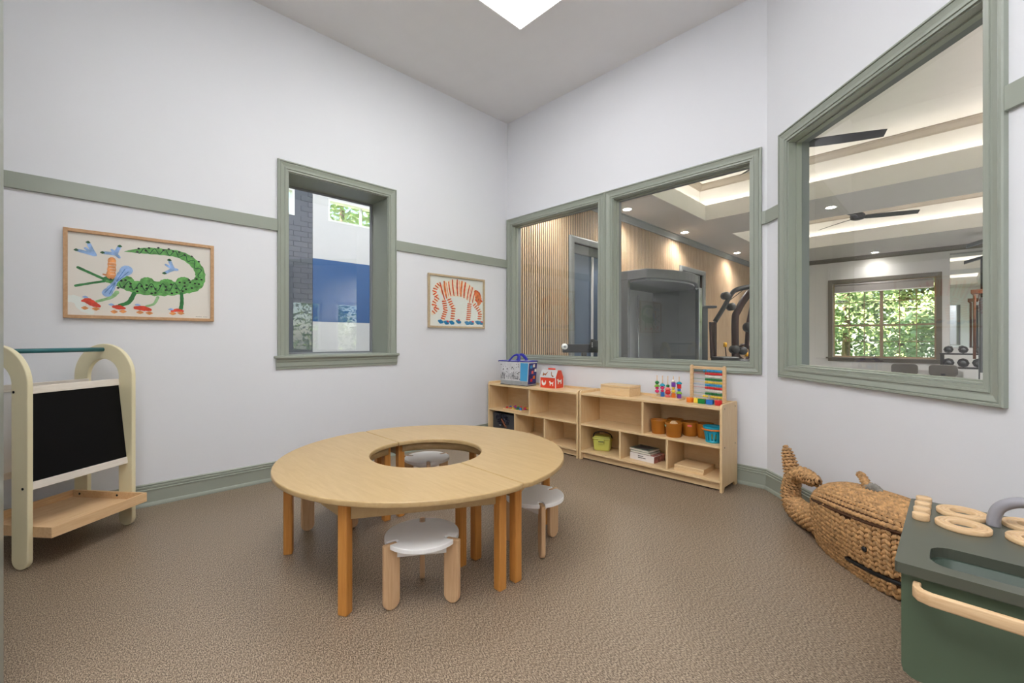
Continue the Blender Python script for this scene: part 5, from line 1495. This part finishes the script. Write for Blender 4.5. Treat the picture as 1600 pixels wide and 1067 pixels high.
M['barnred'] = plain('red_orange_card', '#e2492a', .45)
M['barnroof'] = plain('pale_grey_card', '#cfd0cf', .5)
M['cardwhite'] = plain('white_card', '#f4f1ec', .5)
M['brownprint'] = plain('brown_print', '#9a5a28', .5, var=.3, scale=60)
bn = thing('toy_barn_box', 'small red cardboard barn box with white animals and red handle', 'toy box', (.825, -.150, SZ), math.radians(4))
bw_, bd_, eh, rh = .098, .070, .105, .180
prof = [(-bd_, 0), (bd_, 0), (bd_, eh), (bd_ * .42, rh), (-bd_ * .42, rh), (-bd_, eh)]
MB().prism(prof, -bw_, bw_, lambda y, z, x: (x, y, z)).build('box_body', 'barnred', bn, .002)
for s_ in (-1, 1):
    v = [(-bw_ - .002, s_ * (bd_ + .002), eh), (bw_ + .002, s_ * (bd_ + .002), eh), (bw_ + .002, s_ * (bd_ * .42 + .002), rh + .002), (-bw_ - .002, s_ * (bd_ * .42 + .002), rh + .002)]
    v2 = [(x, y + s_ * .002, z + .002) for x, y, z in v]
    MB().add(v + v2, BF).build('roof_panel', 'barnroof', bn)
for x in (-bw_, bw_):
    for y in (-bd_, bd_):
        MB().box(x - .003, x + .003, y - .003, y + .003, 0, eh).build('corner_edge', 'cardwhite', bn)
MB().box(-.045, .045, -.006, .006, rh + .004, rh + .020).build('carry_handle', 'barnred', bn, .004)
def blob(pts, fn, mat, nm, par):
    P = catmull(pts + [pts[0]], 4)[:-1]
    MB().add([fn(a, b) for a, b in P], [tuple(range(len(P)))]).build(nm, mat, par)
hen = [(-.028, .028), (-.030, .052), (-.022, .066), (-.014, .048), (.0, .038), (.014, .050), (.022, .066), (.026, .048), (.020, .026), (.0, .012), (-.018, .014)]
goat = [(-.020, .014), (-.022, .040), (-.030, .052), (-.016, .062), (-.006, .048), (.018, .050), (.026, .058), (.022, .038), (.022, .014), (.012, .014), (.010, .030), (-.008, .030), (-.012, .014)]
ff_ = lambda ox: (lambda a, b: (ox + a, -bd_ - .0008, b + .012))
blob(hen, ff_(-.048), 'cardwhite', 'hen_print', bn)
blob(goat, ff_(.046), 'cardwhite', 'goat_print', bn)
blob([(a * 1.5, b * 1.1) for a, b in goat], lambda a, b: (bw_ + .0008, a, b + .028), 'cardwhite', 'cow_print', bn)
def onroof(ox):
    def f(a, b):
        k = b / .075
        return (ox + a, -(bd_ + .0046) + k * bd_ * .58, eh + .003 + b)
    return f
blob([(-.030, .014), (-.034, .050), (-.024, .040), (-.004, .036), (.012, .048), (.026, .062), (.016, .036), (.006, .016), (-.004, .026), (-.018, .016)], onroof(-.040), 'brownprint', 'fox_print', bn)
blob([(-.022, .060), (-.010, .050), (.0, .028), (.022, .018), (.026, .008), (.004, .012), (-.010, .030)], onroof(.045), 'brownprint', 'bird_print', bn)

# ------------------------------------------------------------------ things on top of the right unit
wb = thing('wooden_box', 'flat lidded plywood box on the right shelf unit', 'box', (1.645, -.165, SZ), math.radians(-4))
MB().box(-.155, .155, -.085, .085, 0, .070).build('box_body', 'ply', wb, .002)
MB().box(-.155, .155, -.085, .085, .0715, .090).build('lid', 'ply', wb, .003)

pg = thing('bead_peg_toy', 'peg stacking toy with five columns of coloured beads', 'stacking toy', (2.075, -.125, SZ), math.radians(-4))
MB().box(-.125, .125, -.045, .045, 0, .014).build('base', 'ply', pg, .003)
cols = [[('b', 'pink'), ('s', 'pink'), ('h', 'lime'), ('b', 'green')], [('c', 'blue'), ('s', 'pink'), ('b', 'pink'), ('h', 'cyan')], [('h', 'coral'), ('B', 'red'), ('h', 'coral'), ('s', 'green')], [('c', 'orange'), ('b', 'yellow'), ('s', 'yellow'), ('c', 'purple'), ('s', 'wht')], [('c', 'purple'), ('h', 'lime'), ('s', 'blue'), ('c', 'red'), ('h', 'cyan')]]
for k, colm in enumerate(cols):
    x = -.10 + k * .05
    MB().lathe([(0, .012), (.0035, .012), (.0035, .190), (0, .192)], 8, (x, 0, 0)).build('peg', 'ring', pg)
    z = .0145 if k else .040
    for sh_, c in colm:
        hgt = {'b': .030, 's': .022, 'h': .020, 'c': .036, 'B': .040}[sh_]
        pr_ = {'b': [(.004, 0), (.014, .006), (.018, .015), (.014, .024), (.004, .030)], 's': [(.004, 0), (.012, .003), (.015, .011), (.012, .019), (.004, .022)],
               'h': [(.004, 0), (.023, 0), (.021, .009), (.012, .017), (.004, .020)], 'c': [(.004, 0), (.019, 0), (.019, .036), (.004, .036)], 'B': [(.004, 0), (.018, .004), (.023, .020), (.018, .036), (.004, .040)]}[sh_]
        MB().lathe(pr_, 14 if sh_ != 'c' else 4, (x, 0, z), smooth=sh_ != 'c').build('bead', 'toy_' + c, pg)
        z += hgt + .0005

ab = thing('abacus', 'wooden abacus with ten rows of coloured beads', 'abacus', (2.385, -.085, SZ), math.radians(-13))
for x in (-.142, .142):
    MB().prism(rrect(x - .013, x + .013, .0, .290, .012, 4), -.009, .009, lambda a, z, h: (a, h, z)).build('side_post', 'ring', ab, .003)
    MB().box(x - .014, x + .014, -.045, .045, 0, .016).build('foot', 'ring', ab, .003)
MB().box(-.130, .130, -.008, .008, .258, .280).build('top_bar', 'ring', ab, .004)
MB().box(-.130, .130, -.008, .008, .014, .026).build('bottom_bar', 'ring', ab, .003)
bead_me = None
rows = ['skyblue', 'red', 'wht', 'green', 'yellow', 'skyblue', 'red', 'wht', 'green', 'yellow']
for k, c in enumerate(rows):
    z = .247 - k * .0225
    MB().tube([(-.130, 0, z), (.130, 0, z)], .0016, 6).build('wire', 'toy_' + c, ab)
    me_ = None
    for j in range(10):
        x = .122 - j * .0152
        if k == 0 and j == 9:
            x -= .014
        if k == 9 and j > 6:
            x -= .02
        if me_ is None:
            o = MB().lathe([(.002, -.0070), (.006, -.0062), (.0098, -.002), (.0098, .002), (.006, .0062), (.002, .0070)], 12, axis='x').build('bead', 'toy_' + c, ab)
            me_ = o.data
        else:
            o = bpy.data.objects.new('bead', me_)
            COL.objects.link(o)
            o.parent = ab
        o.location = (x, 0, z)

# row of coloured toy blocks in front of the abacus
for c, x0, x1, y, d, lab in (('orange', 2.262, 2.315, -.190, .030, 'orange toy block in front of the abacus'), ('yellow', 2.325, 2.360, -.190, .036, 'yellow toy block in front of the abacus'), ('green', 2.362, 2.415, -.205, .034, 'green toy block in front of the abacus'), ('blue', 2.425, 2.475, -.208, .036, 'blue toy block in front of the abacus'), ('red', 2.488, 2.540, -.212, .036, 'red toy block in front of the abacus')):
    t = thing('toy_block', lab, 'toy block', ((x0 + x1) / 2, y, SZ), 0, group='coloured blocks before the abacus')
    w = (x1 - x0) / 2
    if c in ('red', 'orange'):
        MB().lathe([(0, 0), (w * .94, 0), (w, .003), (w, .034), (w * .94, .037), (0, .037)], 20, ).build('block_body', 'toy_' + c, t)
    else:
        MB().box(-w, w, -d / 2, d / 2, 0, .037).build('block_body', 'toy_' + c, t, .003)
    MB().lathe([(0, 0), (.005, 0), (.006, .004), (.004, .008), (0, .009)], 10, (0, 0, .037)).build('wheel_peg', 'toy_natural', t)

# ------------------------------------------------------------------ inside the right unit
M['pot'] = plain('ochre_plastic', '#b5701f', .5, var=.06)
M['potin'] = plain('brown_plastic_inside', '#7a3f1c', .55)
def pot(x, y, label, tagc, rz=0.0):
    t = thing('ochre_pot', label, 'pot', (x, y, MZ), rz, group='ochre pots on the middle shelf')
    MB().lathe([(0, 0), (.052, 0), (.055, .003), (.064, .105), (.066, .112), (.064, .113), (.061, .108), (.052, .006), (0, .006)], 28).build('pot_body', 'pot', t)
    if tagc:
        MB().box(-.016, .016, -.0655, -.0630, .080, .092).build('tag', tagc, t)
    return t
M['toy_mint'] = plain('toy_mint', '#a8dcc0', .4)
pot(2.045, -.225, 'ochre pot leftmost at the front of the middle shelf', None)
p2 = pot(2.190, -.262, 'ochre pot in front holding a pale ball', 'toy_mint', math.radians(-50))
pot(2.130, -.105, 'ochre pot half hidden behind the two front pots', None)
pot(2.262, -.125, 'ochre pot behind with a pink tag', 'toy_coral', math.radians(20))
pot(2.380, -.120, 'ochre pot with a cream tag next to the turquoise basket', 'toy_wht', math.radians(35))
pb = thing('pale_ball', 'pale wooden ball inside the front ochre pot', 'ball', (2.190, -.262, MZ + .06))
MB().lathe([(0, 0), (.016, .004), (.028, .016), (.033, .033), (.028, .050), (.016, .062), (0, .066)], 18).build('ball_body', 'ring', pb)
bk = thing('turquoise_basket', 'turquoise slotted plastic basket with an orange rim', 'basket', (2.482, -.228, MZ), 0)
NB = 14
for k in range(NB):
    g0, g1 = 2 * PI * (k + .18) / NB, 2 * PI * (k + .82) / NB
    v = []
    for r, z in ((.053, .012), (.066, .080)):
        for g in (g0, g1):
            v.append((r * math.cos(g), r * math.sin(g), z))
        for g in (g1, g0):
            v.append(((r - .004) * math.cos(g), (r - .004) * math.sin(g), z))
    MB().add(v, BF).build('slat', 'toy_cyan', bk)
MB().lathe([(0, 0), (.052, 0), (.054, .004), (.0545, .016), (.050, .016), (.049, .004), (0, .004)], 28).build('bottom', 'toy_cyan', bk)
MB().lathe([(.066, .076), (.068, .105), (.074, .118), (.072, .120), (.066, .112), (.062, .076), (.066, .076)], 28).build('upper_band', 'toy_cyan', bk)
MB().tube([(.0755 * math.cos(2 * PI * k / 28), .0755 * math.sin(2 * PI * k / 28), .098) for k in range(28)], .006, 8, closed=True).build('rim_handle', 'toy_orange', bk)
tb = thing('yellow_toy', 'small yellow toy inside the turquoise basket', 'toy', (2.482, -.228, MZ + .017))
MB().lathe([(0, 0), (.022, .004), (.030, .020), (.022, .036), (0, .040)], 14).build('toy_body', 'toy_yellow', tb)

M['limep'] = plain('lime_plastic', '#c9c963', .4, var=.03)
lm = thing('lime_storage_box', 'lime green plastic box with clip lid and dark handle', 'storage box', (1.475, -.190, BZ), math.radians(22))
MB().add(tap8(.070, .050, .080, .060, 0, .110), BF).build('box_body', 'limep', lm, .014, 3)
MB().add(tap8(.086, .066, .086, .066, .106, .122), BF).build('lid_rim', 'limep', lm, .008, 2)
MB().add(tap8(.074, .054, .066, .046, .122, .136), BF).build('lid', 'limep', lm, .008, 2)
MB().tube(catmull([(-.086, 0, .112), (-.075, -.01, .150), (-.03, -.03, .172), (.03, -.03, .172), (.075, -.01, .150), (.086, 0, .112)], 5), .005, 8).build('carry_handle', 'dark', lm)
MB().box(-.028, .028, -.074, -.066, .070, .116).build('clip', 'limep', lm, .004)
MB().box(-.024, .024, -.077, -.073, .088, .094).build('clip_slot', 'dark', lm)

M['bookwhite'] = plain('white_book_cover', '#ece6e2', .5)
M['bookpink'] = plain('reddish_print', '#a8685e', .5, var=.6, scale=45)
M['bookgreen'] = plain('grey_green_print', '#7d8a78', .5, var=.6, scale=40)
M['pages'] = plain('paper_edges', '#e8e2d4', .7)
bx_ = thing('boxed_game', 'white boxed game with pink printed end under the books', 'game box', (1.920, -.185, BZ), math.radians(-4))
MB().box(-.115, .115, -.085, .085, 0, .056).build('box_body', 'bookwhite', bx_, .002)
MB().box(.1152, .1162, -.083, .083, .002, .054).build('end_print', 'bookpink', bx_)
MB().box(-.113, .113, -.083, .083, .0562, .0572).build('cover_print', 'bookpink', bx_)
mb = MB()
for ln, (z, n) in enumerate(((.036, 5), (.022, 7))):
    for k in range(n):
        a = -.035 + k * .0105
        mb.box(a, a + .008, -.0858, -.0851, z, z + .007)
mb.build('title_lettering', 'paint_k', bx_)
for k, (dx, rz_, m, lab) in enumerate(((-.018, -4, 'bookgreen', 'grey-green book lying on the boxed game'), (-.026, -7, 'bookgreen', 'topmost picture book on the boxed game'))):
    b_ = thing('picture_book', lab, 'book', (1.920 + dx, -.185, BZ + .0575 + k * .0185), math.radians(rz_), group='books on the boxed game')
    MB().box(-.094, .094, -.078, .078, .002, .016).build('pages', 'pages', b_)
    MB().box(-.096, .096, -.080, .080, 0, .002).build('back_cover', m, b_)
    MB().box(-.096, .096, -.080, .080, .016, .018).build('front_cover', m, b_)
    MB().box(-.07, .07, -.055, .055, .0181, .0184).build('cover_picture', 'sketch' if k else 'bookpink', b_)
for k, (lab) in enumerate(('lower pale wooden board on the bottom shelf', 'upper pale wooden board on the bottom shelf')):
    wbd = thing('wooden_board', lab, 'board', (2.325 + k * .002, -.195 + k * .003, BZ + k * .0215), 0, group='stacked wooden boards')
    MB().box(-.115, .115, -.110, .110, 0, .021).build('board_body', 'ply', wbd, .002)
    MB().box(-.113, .113, -.1105, -.110, .0095, .0115).build('groove', 'ring', wbd)

# ------------------------------------------------------------------ inside the left unit
ty = thing('toy_tray', 'thin wooden tray of coloured beads in the left shelf unit', 'tray', (.375, -.185, MZ))
MB().box(-.15, .15, -.10, .10, 0, .006).build('tray_base', 'ply', ty, .002)
for (x0, x1, y0_, y1_) in ((-.15, .15, -.10, -.092), (-.15, .15, .092, .10), (-.15, -.142, -.092, .092), (.142, .15, -.092, .092)):
    MB().box(x0, x1, y0_, y1_, .006, .014).build('tray_edge', 'ply', ty)
rr = random.Random(9)
names_c = ['red', 'orange', 'yellow', 'green', 'blue', 'purple', 'navy', 'cyan', 'pink', 'lime']
spots = [(-.11 + .043 * (k % 5)*1.2 + rr.uniform(-.008, .008), -.07 + .046 * (k // 5)*1.3 + rr.uniform(-.008, .008)) for k in range(15)]
meb = {}
for k, (x, y) in enumerate(spots):
    c = names_c[(k % 5 + (k // 5) * 4) % 10]
    if c not in meb:
        o = MB().lathe([(0, 0), (.011, .002), (.016, .011), (.011, .020), (0, .022)], 12).build('wooden_bead', 'toy_' + c, None)
        meb[c] = o.data
    else:
        o = bpy.data.objects.new('wooden_bead', meb[c])
        COL.objects.link(o)
    o.location = (.375 + x, -.185 + y, MZ + .0062)
    tag(o, '%s wooden bead in the %s row of the bead tray' % ({'navy': 'dark blue', 'cyan': 'turquoise', 'lime': 'light green'}.get(c, c), ('front', 'middle', 'back')[k // 5]), 'bead', 'beads on the wooden tray')

M['bin'] = plain('charcoal_fabric', '#46464a', .85, bump=.4, bscale=300)
M['foil'] = plain('dark_foil', '#2a2a38', .25, var=.6, scale=20, metal=.4)
M['foil2'] = plain('brown_foil', '#8a4a2a', .3, var=.5, scale=20)
fb = thing('fabric_bin', 'charcoal fabric bin in the lower left cubby', 'storage bin', (.262, -.185, BZ))
mb = MB().ring([(-.19, -.11), (.19, -.11), (.19, .13), (-.19, .13)], [(-.182, -.102), (.182, -.102), (.182, .122), (-.182, .122)], 0, .20, smooth=False)
mb.box(-.182, .182, -.102, .122, 0, .006)
mb.build('bin_body', 'bin', fb, .003)
cr_ = thing('crumpled_costume', 'dark shiny crumpled costume hanging over the charcoal bin', 'costume', (.235, -.297, BZ + .13))
rr = random.Random(4)
mb = MB()
nu, nv_ = 18, 12
for i in range(nu + 1):
    for j in range(nv_ + 1):
        a, b = i / nu - .5, j / nv_ - .5
        mb.v.append((a * .20 + .04 * b + rr.uniform(-.006, .006), -.006 - .016 * rr.random() * (1 - 3.2 * a * a) - .006 * math.sin(9 * a + 5 * b), b * .13 - a * .05 + rr.uniform(-.005, .005)))
for i in range(nu):
    for j in range(nv_):
        if (abs(i / nu - .5) + abs(j / nv_ - .5)) < .62:
            mb.f.append((i * (nv_ + 1) + j, (i + 1) * (nv_ + 1) + j, (i + 1) * (nv_ + 1) + j + 1, i * (nv_ + 1) + j + 1))
            mb.sm.append(False)
o = mb.build('cloth', 'foil', cr_)
md = o.modifiers.new('solid', 'SOLIDIFY')
md.thickness = .004
MB().tube(catmull([(.0, -.014, .01), (.03, -.02, -.02), (.05, -.018, -.05), (.075, -.016, -.075)], 4), .010, 6).build('sash', 'foil2', cr_)
